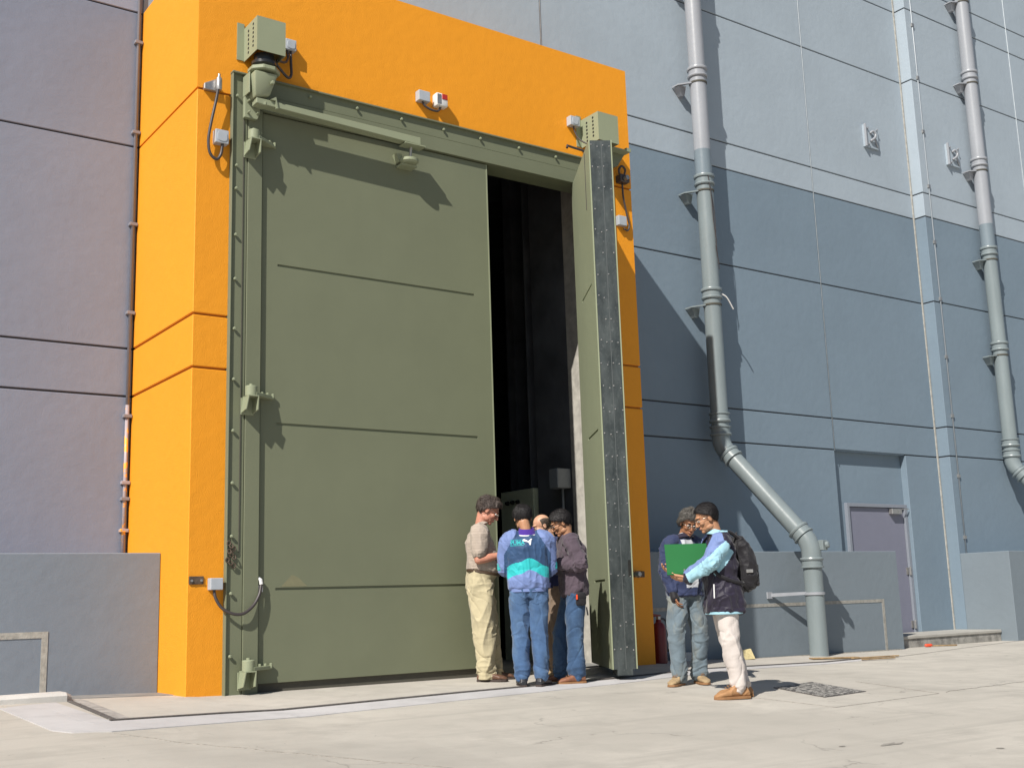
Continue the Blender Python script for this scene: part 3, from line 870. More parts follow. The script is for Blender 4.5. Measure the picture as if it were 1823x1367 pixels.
# ================================================================== drainpipes
PR = .130
def collar(cx_, cy_, z, up_=True):
    """socket joint: a bead, a neck, a second bead"""
    return MB().lathe([(PR, -.07), (PR + .022, -.068), (PR + .03, -.05), (PR + .022, -.032), (PR + .010, -.028), (PR + .010, .05), (PR + .028, .054), (PR + .034, .075), (PR + .028, .096), (PR + .004, .10)], (cx_, cy_, z), n=28)
def upper_pipe(label, cx_, cy_, wall_y, zs, zbot, group='drainpipes on the grey wall'):
    t_ = thing('drainpipe', label, 'drainpipe', (cx_, cy_, zbot), group)
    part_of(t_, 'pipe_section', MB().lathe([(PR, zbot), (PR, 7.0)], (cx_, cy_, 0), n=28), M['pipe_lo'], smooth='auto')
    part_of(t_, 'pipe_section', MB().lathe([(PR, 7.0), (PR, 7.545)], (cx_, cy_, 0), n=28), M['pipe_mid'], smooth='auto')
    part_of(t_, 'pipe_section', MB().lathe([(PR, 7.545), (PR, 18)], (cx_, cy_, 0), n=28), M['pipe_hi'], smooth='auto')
    for z in zs:
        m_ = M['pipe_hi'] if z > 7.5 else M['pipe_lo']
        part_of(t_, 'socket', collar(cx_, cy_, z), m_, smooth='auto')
        b = part_of(t_, 'clamp', MB().lathe([(PR, -.014), (PR + .012, -.012), (PR + .012, .012), (PR, .014)], (cx_, cy_, z - .16), n=28), M['seal_line'], smooth='auto')
        wy = wall_y - cy_
        MB().hexa([(-.19, wy - .09, z - zbot - .33), (-.13, wy - .09, z - zbot - .33), (-.13, wy - .004, z - zbot - .33), (-.19, wy - .004, z - zbot - .33),
                   (-.29, wy - .13, z - zbot - .205), (-.12, wy - .13, z - zbot - .175), (-.12, wy - .004, z - zbot - .175), (-.29, wy - .004, z - zbot - .205)]).hexa(
            [(-.31, wy - .14, z - zbot - .20), (-.10, -.03, z - zbot - .172), (-.10, .03, z - zbot - .172), (-.31, wy - .004, z - zbot - .20),
             (-.31, wy - .14, z - zbot - .18), (-.10, -.03, z - zbot - .15), (-.10, .03, z - zbot - .15), (-.31, wy - .004, z - zbot - .18)]).build('bracket', m_, b)
    return t_
def slanted(t_, P0, P1, zfoot, zt):
    """elbow, slanting run, elbow and foot of a drainpipe"""
    P0, P1 = Vector(P0), Vector(P1)
    d = (P1 - P0).normalized()
    def bend(c, d0, d1, rad):
        a, b = c - d0 * rad, c + d1 * rad
        return [(a * (1 - u) ** 2 + c * 2 * u * (1 - u) + b * u ** 2) for u in [k / 8 for k in range(9)]]
    dn = Vector((0, 0, -1))
    part_of(t_, 'elbow', MB().tube([P0 + Vector((0, 0, .24))] + bend(P0, dn, d, .12), PR + .006, 28), M['pipe_lo'], smooth='auto')
    part_of(t_, 'pipe_run', MB().tube([P0 + d * .1, P1 - d * .1], PR, 28), M['pipe_lo'], smooth='auto')
    part_of(t_, 'elbow', MB().tube(bend(P1, d, dn, .14) + [P1 + dn * .24], PR + .006, 28), M['pipe_lo'], smooth='auto')
    part_of(t_, 'pipe_foot', MB().tube([P1 + dn * .2, Vector((P1.x, P1.y, zfoot))], PR, 28), M['pipe_lo'], smooth='auto')
    def bead(c, ax, s_=1):
        part_of(t_, 'socket', MB().lathe([(PR, -.06), (PR + .026, -.055), (PR + .034, -.035), (PR + .026, -.015), (PR + .014, -.01), (PR + .014, .06), (PR + .03, .065), (PR + .03, .085), (PR, .09)], c, ax, 28), M['pipe_lo'], smooth='auto')
    bead(P0 + d * .20, d)
    bead(P1 - d * .22, d)
    bead(P1 + dn * .25, dn)
    bead(P0 + Vector((0, 0, .20)), (0, 0, 1))
    bead(P0 + Vector((0, 0, .40)), (0, 0, 1))
    return d
p1 = upper_pipe('grey drainpipe beside the orange surround, slanting down to the yard', 8.62, 1.54, D, [12.4, 10.6, 8.82, 7.04, 5.23], 2.95)
slanted(p1, (8.62, 1.54, 2.93), (9.08, .40, 1.43), gz(9.08, .4) - .05, 0)
part_of(p1, 'inspection_eye', MB().box(9.12, 9.22, .22, .36, 1.33, 1.47).lathe([(.05, 0), (.05, .04), (.03, .05)], (9.17, .21, 1.40), (.4, -1, .2), 8), M['pipe_lo'], bevel=.006)
bk = part_of(p1, 'foot_clamp', MB().lathe([(PR, -.02), (PR + .016, -.018), (PR + .016, .018), (PR, .02)], (9.08, .40, .74), n=28), M['pipe_hi'], smooth='auto')
MB().hexa([(-.115, DADO_Y - .006 - 1.54, -2.24), (-.075, DADO_Y - .006 - 1.54, -2.24), (.40, .47 - 1.54, -2.22), (.36, .43 - 1.54, -2.22),
           (-.115, DADO_Y - .006 - 1.54, -2.19), (-.075, DADO_Y - .006 - 1.54, -2.19), (.40, .47 - 1.54, -2.18), (.36, .43 - 1.54, -2.18)]).box(-.14, -.05, DADO_Y - .03 - 1.54, DADO_Y - .003 - 1.54, -2.26, -2.17).build('bracket', M['pipe_hi'], bk)
p2 = upper_pipe('pale drainpipe on the far right of the wall, past the wall step', 16.02, 1.405, FY, [14.2, 12.3, 10.58, 8.78, 7.0, 5.15], 2.95)
slanted(p2, (16.02, 1.405, 2.93), (16.5, .33, 1.43), gz(16.5, .33) - .05, 0)

lw_ = thing('loose_wire', 'thin dark wire trailing down the front of the near drainpipe', 'wire')
part_of(lw_, 'strand', MB().tube(spline([(8.56, 1.40, 7.13), (8.60, 1.395, 6.8), (8.62, 1.40, 6.4), (8.66, 1.405, 6.05), (8.64, 1.40, 5.95), (8.69, 1.41, 5.7)], 5), .007, 6), M['cable'])
part_of(lw_, 'strand', MB().tube(spline([(8.58, 1.40, 6.95), (8.66, 1.405, 6.5), (8.65, 1.40, 6.0), (8.70, 1.42, 5.62)], 5), .005, 6), M['cable'])
tg = MB().tube(spline([(8.72, 1.43, 5.24), (8.80, 1.40, 5.18), (8.92, 1.40, 5.02)], 4), .011, 6).build('cable_tie', M['box_white'])
tag(tg, 'white tie end sticking out from the near drainpipe joint', 'cable tie')

# wall hooks
def hook(x0, z1, wy, label):
    t_ = thing('wall_bracket', label, 'wall bracket', (x0, wy, z1), 'wall brackets with hooks')
    part_of(t_, 'plate', MB().box(x0, x0 + .40, wy - .045, wy - .001, z1 - .42, z1), M['wall_upper'], bevel=.004)
    part_of(t_, 'side_rib', MB().box(x0, x0 + .028, wy - .085, wy - .045, z1 - .42, z1 + .01), M['pipe_hi'], bevel=.003)
    part_of(t_, 'hook', MB().tube(spline([(x0 + .15, wy - .06, z1 - .15), (x0 + .20, wy - .09, z1 - .11), (x0 + .25, wy - .10, z1 - .16), (x0 + .23, wy - .10, z1 - .23), (x0 + .15, wy - .06, z1 - .30)], 5), .024, 8), M['pipe_hi'], smooth=True)
    part_of(t_, 'stay', MB().tube([(x0 + .22, wy - .09, z1 - .24), (x0 + .36, wy - .05, z1 - .38)], .014, 6), M['pipe_hi'])
    for dx, dz in ((.09, .06), (.36, .04), (.10, .36)):
        part_of(t_, 'bolt', MB().lathe([(.018, 0), (.018, .03)], (x0 + dx, wy - .045, z1 - dz), (0, -1, 0), 6), M['pipe_hi'])
hook(13.03, 9.06, D, 'white hook bracket on the wall just left of the wall step')
hook(15.20, 9.07, FY, 'white hook bracket beside the far right drainpipe')

# ================================================================== small things on the ground
rr = random.Random(11)
mb = MB()
for k in range(260):
    y = -rr.uniform(.2, 8.5)
    x = rr.uniform(-2.5, 15)
    r = rr.uniform(.003, .008) * (1 if rr.random() < .93 else 1.7)
    v = [mb.bm.verts.new((x + r * rr.uniform(.6, 1.2) * math.cos(q), y + r * rr.uniform(.6, 1.2) * math.sin(q), gz(x, y) + .002)) for q in (0, 1.6, 3.1, 4.7)]
    t_ = mb.bm.verts.new((x + r * .1, y, gz(x, y) + r * rr.uniform(.4, .8)))
    for q in range(4):
        mb.bm.faces.new((v[q], v[(q + 1) % 4], t_))
tag(mb.build('grit', M['step_side']), 'loose grit scattered over the yard', kind='stuff')
def stain(x, y, rx, ry, seed, label):
    r_ = random.Random(seed)
    pts = [(x + rx * math.cos(q) * r_.uniform(.5, 1.1), y + ry * math.sin(q) * r_.uniform(.5, 1.1)) for q in [2 * math.pi * k / 14 for k in range(14)]]
    mb = MB()
    vv = [mb.bm.verts.new((px, py, gz(px, py) + .003)) for px, py in pts]
    cc = mb.bm.verts.new((x, y, gz(x, y) + .004))
    for k in range(14):
        mb.bm.faces.new((vv[k], vv[(k + 1) % 14], cc))
    tag(mb.build('asphalt_spot', M['joint']), label, 'spot', 'dried mortar spots on the yard')
stain(2.62, -5.58, .12, .045, 2, 'dark dried mortar spot on the yard below the manhole cover')
stain(2.30, -5.45, .035, .02, 5, 'small dark spot left of the larger mortar spot on the yard')
stain(3.0, -6.1, .045, .025, 8, 'small dark spot nearest to the bottom edge of the yard view')
fe = thing('fire_extinguisher', 'red fire extinguisher standing in the shade at the foot of the orange pier', 'fire extinguisher', (5.90, .14, gz(5.90, .14)))
M['ext_red'] = plain('extinguisher_red', (.15, .012, .014), .4)
fz = gz(5.90, .14)
part_of(fe, 'cylinder', MB().lathe([(.075, 0), (.085, .01), (.085, .40), (.07, .46), (.035, .49), (.03, .52)], (5.90, .14, fz), n=20), M['ext_red'], smooth='auto')
part_of(fe, 'valve', MB().box(5.88, 5.92, .12, .16, fz + .52, fz + .56), M['steel'], bevel=.004)
part_of(fe, 'handle', MB().hexa([(x - .03, y + .16, fz + z) for x, y, z in ((5.86, -.035, .555), (5.96, -.035, .56), (5.96, -.005, .56), (5.86, -.005, .555), (5.80, -.035, .60), (5.96, -.035, .575), (5.96, -.005, .575), (5.80, -.005, .60))]), M['ext_red'], bevel=.003)
part_of(fe, 'hose', MB().tube(spline([(5.91, .14, fz + .54), (6.0, .12, fz + .50), (6.01, .10, fz + .30), (5.99, .09, fz + .14)], 5), .012, 8), M['cable'], smooth=True)
wb = MB().box(6.6, 7.05, .56, .70, gz(6.8, .6), gz(6.8, .6) + .11).build('concrete_block', M['kerb'], bevel=.01)
tag(wb, 'pale loose block lying at the plinth behind the legs of the folder readers', 'block')
M['yellow'] = plain('pale_yellow_board', (.55, .46, .24), .7, var=.2)
yb = MB().hexa([(7.44, .42, gz(7.4, .4)), (7.80, .38, gz(7.4, .4)), (7.80, .44, gz(7.4, .4)), (7.44, .48, gz(7.4, .4)), (7.43, .50, gz(7.4, .4) + .10), (7.81, .46, gz(7.4, .4) + .13), (7.81, .49, gz(7.4, .4) + .13), (7.43, .53, gz(7.4, .4) + .10)]).build('carton_scrap', M['yellow'], bevel=.004)
tag(yb, 'crumpled yellow carton scrap leaning at the plinth foot', 'scrap')
M['wood'] = plain('weathered_wood', (.30, .20, .10), .8, var=.35, scale=12)
for i, (a, b, lb) in enumerate((((8.30, -.12), (8.95, -.34), 'flat brown board scrap at the foot of the slanting drainpipe'), ((8.75, -.42), (9.65, -.46), 'long thin wooden lath lying right of the drainpipe foot'), ((8.7, -.62), (9.3, -.66), 'short dark lath lying in front of the long wooden lath'))):
    a, b = Vector((*a, gz(*a) + .012)), Vector((*b, gz(*b) + .012))
    s_ = Vector((-(b - a).y, (b - a).x, 0)).normalized() * (.06 if i == 0 else .022)
    u_ = Vector((0, 0, .016))
    tag(MB().hexa([a - s_, b - s_, b + s_, a + s_, a - s_ + u_, b - s_ + u_, b + s_ + u_, a + s_ + u_]).build('wood_scrap', M['wood'], bevel=.003), lb, 'wood scrap', 'scraps of wood by the drainpipe')
ck = thing('hand_tool', 'orange handled tool lying on the yard before the concrete step', 'tool', (12.1, .75, gz(12.1, .75)))
M['tool_red'] = plain('orange_red_handle', (.75, .08, .03), .4)
cz = gz(12.1, .75) + .03
part_of(ck, 'handle', MB().tube([(12.0, .78, cz), (12.02, .775, cz), (12.11, .75, cz), (12.13, .74, cz)], [.012, .024, .024, .012], 10), M['tool_red'], smooth=True)
part_of(ck, 'shank', MB().tube([(12.13, .74, cz - .01), (12.62, .64, cz - .02)], .011, 8), M['wood'])
# ================================================================== people
def _hash(ix, iy, iz, seed):
    h = (ix * 374761393 + iy * 668265263 + iz * 2147483647 + seed * 974634541) & 0xffffffff
    h = ((h ^ (h >> 13)) * 1274126177) & 0xffffffff
    return ((h ^ (h >> 16)) & 0xffff) / 32767.5 - 1
def vnoise(P, seed=0):
    P = np.asarray(P, float)
    I = np.floor(P).astype(np.int64)
    F_ = P - I
    F_ = F_ * F_ * (3 - 2 * F_)
    out = 0
    for dx in (0, 1):
        for dy in (0, 1):
            for dz in (0, 1):
                wgt = (F_[:, 0] if dx else 1 - F_[:, 0]) * (F_[:, 1] if dy else 1 - F_[:, 1]) * (F_[:, 2] if dz else 1 - F_[:, 2])
                out = out + wgt * _hash(I[:, 0] + dx, I[:, 1] + dy, I[:, 2] + dz, seed)
    return out
def ridge(P, seed=0):
    return (1 - np.abs(vnoise(P, seed))) ** 3 * 2 - .8
def crease(P, seed=0):
    return -(1 - np.abs(vnoise(P, seed))) ** 9
def sstep(a, b, x):
    t_ = np.clip((x - a) / (b - a), 0, 1)
    return t_ * t_ * (3 - 2 * t_)

def limb(mb, pts, rad, n=16, balls=True):
    pts = [Vector(p) for p in pts]
    for i in range(len(pts) - 1):
        d = pts[i + 1] - pts[i]
        if d.length < 1e-5:
            continue
        u = d.orthogonal().normalized()
        v = d.normalized().cross(u)
        mb.rings([[c + (u * math.cos(2 * math.pi * k / n) + v * math.sin(2 * math.pi * k / n)) * r for k in range(n)] for c, r in ((pts[i], rad[i]), (pts[i + 1], rad[i + 1]))])
    if balls:
        for p, r in zip(pts, rad):
            mb.ball(p, r, sub=2)
def loft(mb, rings, n=28, sq=.85):
    """rings: (centre, half width x, half depth front, half depth back)"""
    out = []
    for i, (c, rx, rf, rb) in enumerate(rings):
        a, b = Vector(rings[max(i - 1, 0)][0]), Vector(rings[min(i + 1, len(rings) - 1)][0])
        t_ = (b - a).normalized()
        xax = Vector((1, 0, 0))
        yax = t_.cross(xax).normalized()
        rg = []
        for k in range(n):
            q = 2 * math.pi * k / n
            cx_, sy_ = math.cos(q), math.sin(q)
            cx_ = abs(cx_) ** sq * (1 if cx_ > 0 else -1)
            sy_ = abs(sy_) ** sq * (1 if sy_ > 0 else -1)
            rg.append(Vector(c) + xax * cx_ * rx + yax * sy_ * (rf if sy_ > 0 else rb))
        out.append(rg)
    mb.rings(out)

def remesh(mb, voxel, smooth=4):
    bmesh.ops.recalc_face_normals(mb.bm, faces=mb.bm.faces)
    me = bpy.data.meshes.new('tmp')
    mb.bm.to_mesh(me)
    mb.bm.free()
    o = bpy.data.objects.new('tmp', me)
    COL.objects.link(o)
    m = o.modifiers.new('r', 'REMESH')
    m.mode = 'VOXEL'
    m.voxel_size = voxel
    m.adaptivity = 0
    if smooth:
        s = o.modifiers.new('s', 'SMOOTH')
        s.factor, s.iterations = .5, smooth
    dg = bpy.context.evaluated_depsgraph_get()
    out = bpy.data.meshes.new_from_object(o.evaluated_get(dg))
    bpy.data.objects.remove(o)
    bpy.data.meshes.remove(me)
    out.materials.clear()
    return out
def get_co(me):
    a = np.empty(len(me.vertices) * 3)
    me.vertices.foreach_get('co', a)
    return a.reshape(-1, 3)
def get_no(me):
    a = np.empty(len(me.vertices) * 3, np.float32)
    me.vertex_normals.foreach_get('vector', a)
    return a.reshape(-1, 3).astype(float)
def set_co(me, a):
    me.vertices.foreach_set('co', a.ravel())
    me.update()
def displace(me, f):
    co, no = get_co(me), get_no(me)
    set_co(me, co + no * f(co)[:, None])
def face_mats(me, mats, f):
    """f(centres) -> material index per face"""
    for m in mats:
        me.materials.append(m)
    n = len(me.polygons)
    c = np.empty(n * 3)
    me.polygons.foreach_get('center', c)
    me.polygons.foreach_set('material_index', f(c.reshape(-1, 3)).astype(np.int32))
def join_meshes(a, b):
    bm = bmesh.new()
    bm.from_mesh(a)
    bm.from_mesh(b)
    bm.to_mesh(a)
    bm.free()
    bpy.data.meshes.remove(b)
    return a

def skin_mat(name, c):
    t = NT(name)
    p = t.map()
    col = t.mix(t.ramp(t.noise(p, 18, 3), [(.35, 0.), (.7, 1.)]), tuple(v * .90 for v in c), tuple(min(1, v * 1.06) for v in c))
    t.base(col)
    t.p.inputs['Subsurface Weight'].default_value = .12
    t.p.inputs['Subsurface Radius'].default_value = (.012, .005, .003)
    t.p.inputs['Subsurface Scale'].default_value = .6
    t.bump(t.noise(p, 220, 2), .15, .001)
    return t.set(.48, 0, .4)
def cloth_mat(name, c, var=.08, weave=900, rough=.9, stripes=None, fade=None):
    t = NT(name)
    p = t.map()
    col = t.mix(t.ramp(t.noise(p, 9, 4, .6), [(.35, 0.), (.68, 1.)]), tuple(v * (1 - var) for v in c), tuple(min(1, v * (1 + var)) for v in c))
    if fade:
        col = t.mix(t.ramp(t.noise(t.map((1, 1, .6)), 5.5, 4, .65), [(.46, 0.), (.72, fade[1])]), col, fade[0])
    if stripes:
        wv = t.n.new('ShaderNodeTexWave')
        wv.bands_direction = 'Z'
        wv.inputs['Scale'].default_value = stripes[1]
        wv.inputs['Distortion'].default_value = 1.2
        wv.inputs['Detail'].default_value = 2
        wv.inputs['Detail Scale'].default_value = 3
        t.l.new(p, wv.inputs[0])
        col = t.mix(t.math('MULTIPLY', wv.outputs[1], stripes[2]), col, stripes[0])
    t.base(col)
    b = t.bump(t.noise(p, weave, 2), .35, .0012)
    t.bump(t.noise(p, 38, 3, .6), .3, .006, b)
    t.p.inputs['Sheen Weight'].default_value = .15
    return t.set(rough, 0, .25)
def hair_mat(name, c, c2=None):
    t = NT(name)
    p = t.map((1, 1, .5))
    n = t.noise(t.map((260, 70, 70)), 1.0, 4, .65, .3)
    t.base(t.ramp(n, [(.38, tuple(v * .55 for v in c)), (.68, c2 or tuple(v * 1.7 for v in c))]))
    t.bump(n, .5, .002)
    return t.set(.5, 0, .3)

M['eye_white'] = plain('eye_white', (.62, .60, .57), .3)
M['eye_dark'] = plain('eye_dark', (.02, .015, .012), .2)
M['wire'] = plain('spectacle_wire', (.45, .43, .40), .25, .9)
M['lens'] = bpy.data.materials.new('spectacle_lens')
M['lens'].use_nodes = True
_p = M['lens'].node_tree.nodes['Principled BSDF']
_p.inputs['Base Color'].default_value = (.95, .96, .96, 1)
_p.inputs['Transmission Weight'].default_value = 1
_p.inputs['Roughness'].default_value = .02
_p.inputs['IOR'].default_value = 1.08
M['lip'] = plain('lips', (.36, .15, .11), .45)
M['paper'] = plain('white_paper', (.75, .75, .74), .7)

def head_frame(hc, pitch, yaw=0, roll=0):
    return Matrix.Translation(hc) @ Euler((0, 0, R(yaw))).to_matrix().to_4x4() @ Euler((R(-pitch), 0, 0)).to_matrix().to_4x4() @ Euler((0, R(roll), 0)).to_matrix().to_4x4()

def head_shape(mb, T, s=1.0, wide=1.0):
    def e(c, r, sub=3):
        i0 = len(mb.bm.verts)
        g = bmesh.ops.create_icosphere(mb.bm, subdivisions=sub, radius=1)
        for v in g['verts']:
            v.co = T @ (Vector((v.co.x * r[0] * wide + c[0], v.co.y * r[1] + c[1], v.co.z * r[2] + c[2])) * s)
    e((0, -.012, .035), (.076, .096, .086))            # cranium
    e((0, .028, -.030), (.060, .066, .080))            # face
    e((0, .045, -.070), (.046, .048, .045))            # jaw
    e((0, .076, -.098), (.024, .022, .019))            # chin
    e((0, .080, .034), (.048, .018, .014))             # brow
    for q in (-1, 1):
        e((q * .038, .066, -.022), (.025, .026, .025))
        e((q * .044, .015, -.075), (.018, .040, .026))  # jaw angle
        e((q * .080, -.006, -.008), (.008, .019, .032), 2)
        e((q * .083, -.014, .002), (.006, .012, .022), 2)
        e((q * .013, .102, -.036), (.009, .011, .009), 2)
    limb(mb, [T @ (Vector(p) * s) for p in ((0, .088, .022), (0, .104, -.006), (0, .116, -.030))], [.009 * s, .0115 * s, .0135 * s], 10)
    e((0, .092, -.058), (.024, .011, .007), 2)
    e((0, .091, -.070), (.021, .011, .008), 2)

def hand_shape(mb, wrist, fdir, palm_n, thumb_side, s=1., curl=25, spread=4):
    """palm and five separate fingers. fdir: where fingers point, palm_n: out of the palm, thumb_side: +1/-1 along fdir x palm_n"""
    d = Vector(fdir).normalized()
    n = Vector(palm_n)
    n = (n - d * n.dot(d)).normalized()
    sd = d.cross(n) * thumb_side
    w_ = Vector(wrist)
    lens = [(.044, .026, .020), (.048, .030, .022), (.045, .028, .021), (.035, .021, .018)]
    for i in range(4):
        off = (1.5 - i) * .0205 * s
        base = w_ + d * .012 * s + sd * off * .72
        kn = w_ + d * (.088 - abs(i - 1.2) * .004) * s + sd * off
        limb(mb, [base, kn], [.0135 * s, .0115 * s], 10)
        ang = R((1.5 - i) * spread)
        q = kn
        c = 0
        r0 = (.0092, .0096, .0092, .0080)[i] * s
        for j, L in enumerate(lens[i]):
            c += R(curl * (.7, 1.0, .6)[j])
            dd = (d * math.cos(ang) + sd * math.sin(ang)) * math.cos(c) + n * math.sin(c)
            q2 = q + dd * L * s
            limb(mb, [q, q2], [r0 * (1 - .08 * j), r0 * (1 - .08 * (j + 1))], 10)
            q = q2
    b = w_ + d * .022 * s + sd * .026 * s
    k1 = b + (d * .62 + sd * .72 + n * .28).normalized() * .042 * s
    k2 = k1 + (d * .85 + sd * .30 + n * .42).normalized() * .032 * s
    k3 = k2 + (d * .88 - sd * .05 + n * .45).normalized() * .026 * s
    limb(mb, [b, k1, k2, k3], [.0155 * s, .0125 * s, .0108 * s, .0088 * s], 10)
    limb(mb, [w_ - d * .02 * s, w_ + d * .05 * s], [.024 * s, .024 * s], 12)

class Person:
    def __init__(P, label, loc, facing, h, skin, **J):
        P.s = s = h / 1.75
        P.h = h
        x, y = loc
        P.root_loc = Vector((x, y, gz(x, y)))
        f = Vector(facing)
        P.rotz = math.atan2(-f.x, f.y)
        P.J = dict(pelvis=(0, 0, .95), waist=(0, .0, 1.06), chest=(0, .0, 1.27), neck=(0, -.015, 1.455), head=(0, .03, 1.615),
                   sh=.178, hipw=.092, shz=1.40,
                   kneeL=(-.10, .015, .49), kneeR=(.10, .015, .49), ankL=(-.105, -.03, .085), ankR=(.105, -.03, .085),
                   toeL=-8, toeR=8, pitch=20, yaw=0, roll=0,
                   elbL=(-.24, .0, 1.12), elbR=(.24, .0, 1.12), wrL=(-.14, .22, 1.12), wrR=(.14, .22, 1.12),
                   fL=(.4, 1, .1), fR=(-.4, 1, .1), pL=(.6, 0, -.5), pR=(-.6, 0, -.5), tL=1, tR=1, curl=30, bald=False, wide=1.0)
        sc = {}
        for k, v in P.J.items():
            sc[k] = tuple(q * s for q in v) if k in ('pelvis', 'waist', 'chest', 'neck', 'head', 'kneeL', 'kneeR', 'ankL', 'ankR', 'elbL', 'elbR', 'wrL', 'wrR') else v
        for k in ('sh', 'hipw', 'shz'):
            sc[k] = P.J[k] * s
        sc.update(J)                                   # overrides in true metres
        P.J = sc
        P.skin = skin
        P.label = label
        P.body()
    def spine(P, z):
        J = P.J
        pts = [J['pelvis'], J['waist'], J['chest'], J['neck']]
        zs = [p[2] for p in pts]
        return Vector((float(np.interp(z, zs, [p[0] for p in pts])), float(np.interp(z, zs, [p[1] for p in pts])), z))
    def shoulder(P, q):
        c = P.spine(P.J['shz'])
        return c + Vector((q * P.J['sh'], 0, 0))
    def body(P):
        J, s = P.J, P.s
        mb = MB()
        sp = P.spine
        loft(mb, [(sp(z * s), rx * s, f * s, b * s) for z, rx, f, b in ((.88, .105, .07, .075), (.95, .115, .078, .08), (1.06, .115, .082, .075), (1.2, .14, .10, .09), (1.32, .15, .095, .09), (1.40, .13, .07, .075), (1.455, .06, .05, .05))])
        for q, L in ((-1, 'L'), (1, 'R')):
            hip = Vector(J['pelvis']) + Vector((q * J['hipw'], 0, -.03 * s))
            limb(mb, [hip, J['knee' + L], J['ank' + L]], [.062 * s, .046 * s, .034 * s])
            a = Vector(J['ank' + L])
            tr = R(-J['toe' + L])
            fd = Vector((math.sin(-tr), math.cos(tr), 0))
            limb(mb, [a + Vector((0, 0, -.03 * s)), a + fd * .13 * s + Vector((0, 0, -.05 * s))], [.034 * s, .024 * s])
            limb(mb, [P.shoulder(q), J['elb' + L]], [.05 * s, .040 * s])
        me = remesh(mb, .009, 3)
        # head, neck, forearms and hands at a finer pitch
        T = head_frame(J['head'], J['pitch'], J['yaw'], J['roll'])
        P.T = T
        mb = MB()
        head_shape(mb, T, s, J['wide'])
        base = T @ (Vector((0, -.030, -.06)) * s)
        limb(mb, [sp(J['neck'][2] - .03 * s), (Vector(J['neck']) + base) / 2, base], [.058 * s, .054 * s, .055 * s])
        me = join_meshes(me, remesh(mb, .0036 * s, 3))
        for q, L in ((-1, 'L'), (1, 'R')):
            mb = MB()
            e_, w_ = Vector(J['elb' + L]), Vector(J['wr' + L])
            limb(mb, [e_, e_ + (w_ - e_) * .35, w_], [.040 * s, .042 * s, .0265 * s])
            hand_shape(mb, w_ + (Vector(J['f' + L]).normalized()) * .012, J['f' + L], J['p' + L], J['t' + L], s * 1.04, J['curl'])
            me = join_meshes(me, remesh(mb, .003 * s, 2))
        me.materials.clear()
        me.materials.append(P.skin)
        me.name = 'person'
        P.o = link('person', me, None, True)
        P.o.location = P.root_loc
        P.o.rotation_euler = (0, 0, P.rotz)
        tag(P.o, P.label, 'person')
        for q in (-1, 1):
            c = T @ (Vector((q * .031 * J['wide'], .0835, .006)) * s)
            ey = MB().ball(c, .0125 * s).build('eye', M['eye_white'], P.o, smooth=True)
            ir = T.to_3x3() @ Vector((0, .0085, -.003)) * s
            MB().ball(c + ir, .0065 * s).build('iris', M['eye_dark'], ey, smooth=True)
            MB().tube([T @ (Vector((q * x, y, z)) * s) for x, y, z in ((.016, .098, .026), (.032, .095, .032), (.048, .081, .027))], [.0035 * s, .0045 * s, .003 * s], 8).build('eyebrow', P.brow if hasattr(P, 'brow') else M['eye_dark'], P.o, smooth=True)
        mb = MB()
        i = bmesh.ops.create_icosphere(mb.bm, subdivisions=2, radius=1)
        for v in i['verts']:
            v.co = T @ (Vector((v.co.x * .021, v.co.y * .008 + .0985, v.co.z * .0085 - .064)) * s)
        mb.build('lips', M['lip'], P.o, smooth=True)
        # eyelids shade the eyes
        for q in (-1, 1):
            mb = MB()
            i = bmesh.ops.create_icosphere(mb.bm, subdivisions=2, radius=1)
            for v in i['verts']:
                v.co = T @ (Vector((v.co.x * .016 * J['wide'] + q * .031 * J['wide'], v.co.y * .012 + .0835, v.co.z * .007 + .0145)) * s)
            mb.build('eyelid', P.skin, P.o, smooth=True)
    def w2(P, p):
        return Matrix.Translation(P.root_loc) @ Euler((0, 0, P.rotz)).to_matrix().to_4x4() @ Vector(p)
    def place(P, o):
        o.location = P.root_loc
        o.rotation_euler = (0, 0, P.rotz)
        return o
    def add(P, name, me, mats=None, parent=None):
        if mats is not None:
            for m in (mats if isinstance(mats, (list, tuple)) else [mats]):
                me.materials.append(m)
        me.name = name
        return link(name, me, parent or P.o, True)

    def hair(P, mat, line, thick=.013, rough=.006, freq=55, seed=1, curl=.35, length=.04, count=1500):
        """line(x, y, z) -> >0 where hair grows (unit head coordinates in metres)"""
        s, T = P.s, P.T
        g = bmesh.new()
        bmesh.ops.create_icosphere(g, subdivisions=6, radius=1)
        me = bpy.data.meshes.new('hair')
        g.to_mesh(me)
        g.free()
        u = get_co(me)
        p = u * np.array([.0785 * P.J['wide'], .099, .089]) + np.array([0, -.012, .034])
        # hang lower at the back of the head
        low = sstep(.02, -.10, p[:, 2]) * (p[:, 1] < .05)
        p[:, 2] -= low * .02
        m = line(p[:, 0], p[:, 1], p[:, 2])
        ang = np.arctan2(p[:, 0], -p[:, 2] + .10)
        q_ = np.stack([p[:, 0] * freq, p[:, 1] * freq * .38, p[:, 2] * freq * .38], 1)      # locks run front to back and downwards
        n = ridge(q_ + vnoise(p * 22, seed + 1)[:, None] * .9, seed) * .6 + vnoise(p * 34, seed + 5) * .6
        dsp = np.where(m > 0, np.minimum(m / .016, 1) * thick, np.maximum(m * 2, -.02)) + n * rough * np.clip(m / .014 + .25, 0, 1)
        p = p + u * dsp[:, None]
        Tn = np.array(T.to_3x3())
        set_co(me, (p * s) @ Tn.T + np.array(T.translation))
        # loose locks lying over the cap of hair, combed away from the crown
        rs = np.random.RandomState(seed)
        ok = np.where(m > .004)[0]
        pick = rs.choice(ok, count)
        crown = np.array([.01, -.045, .125])
        vv, ff = [], []
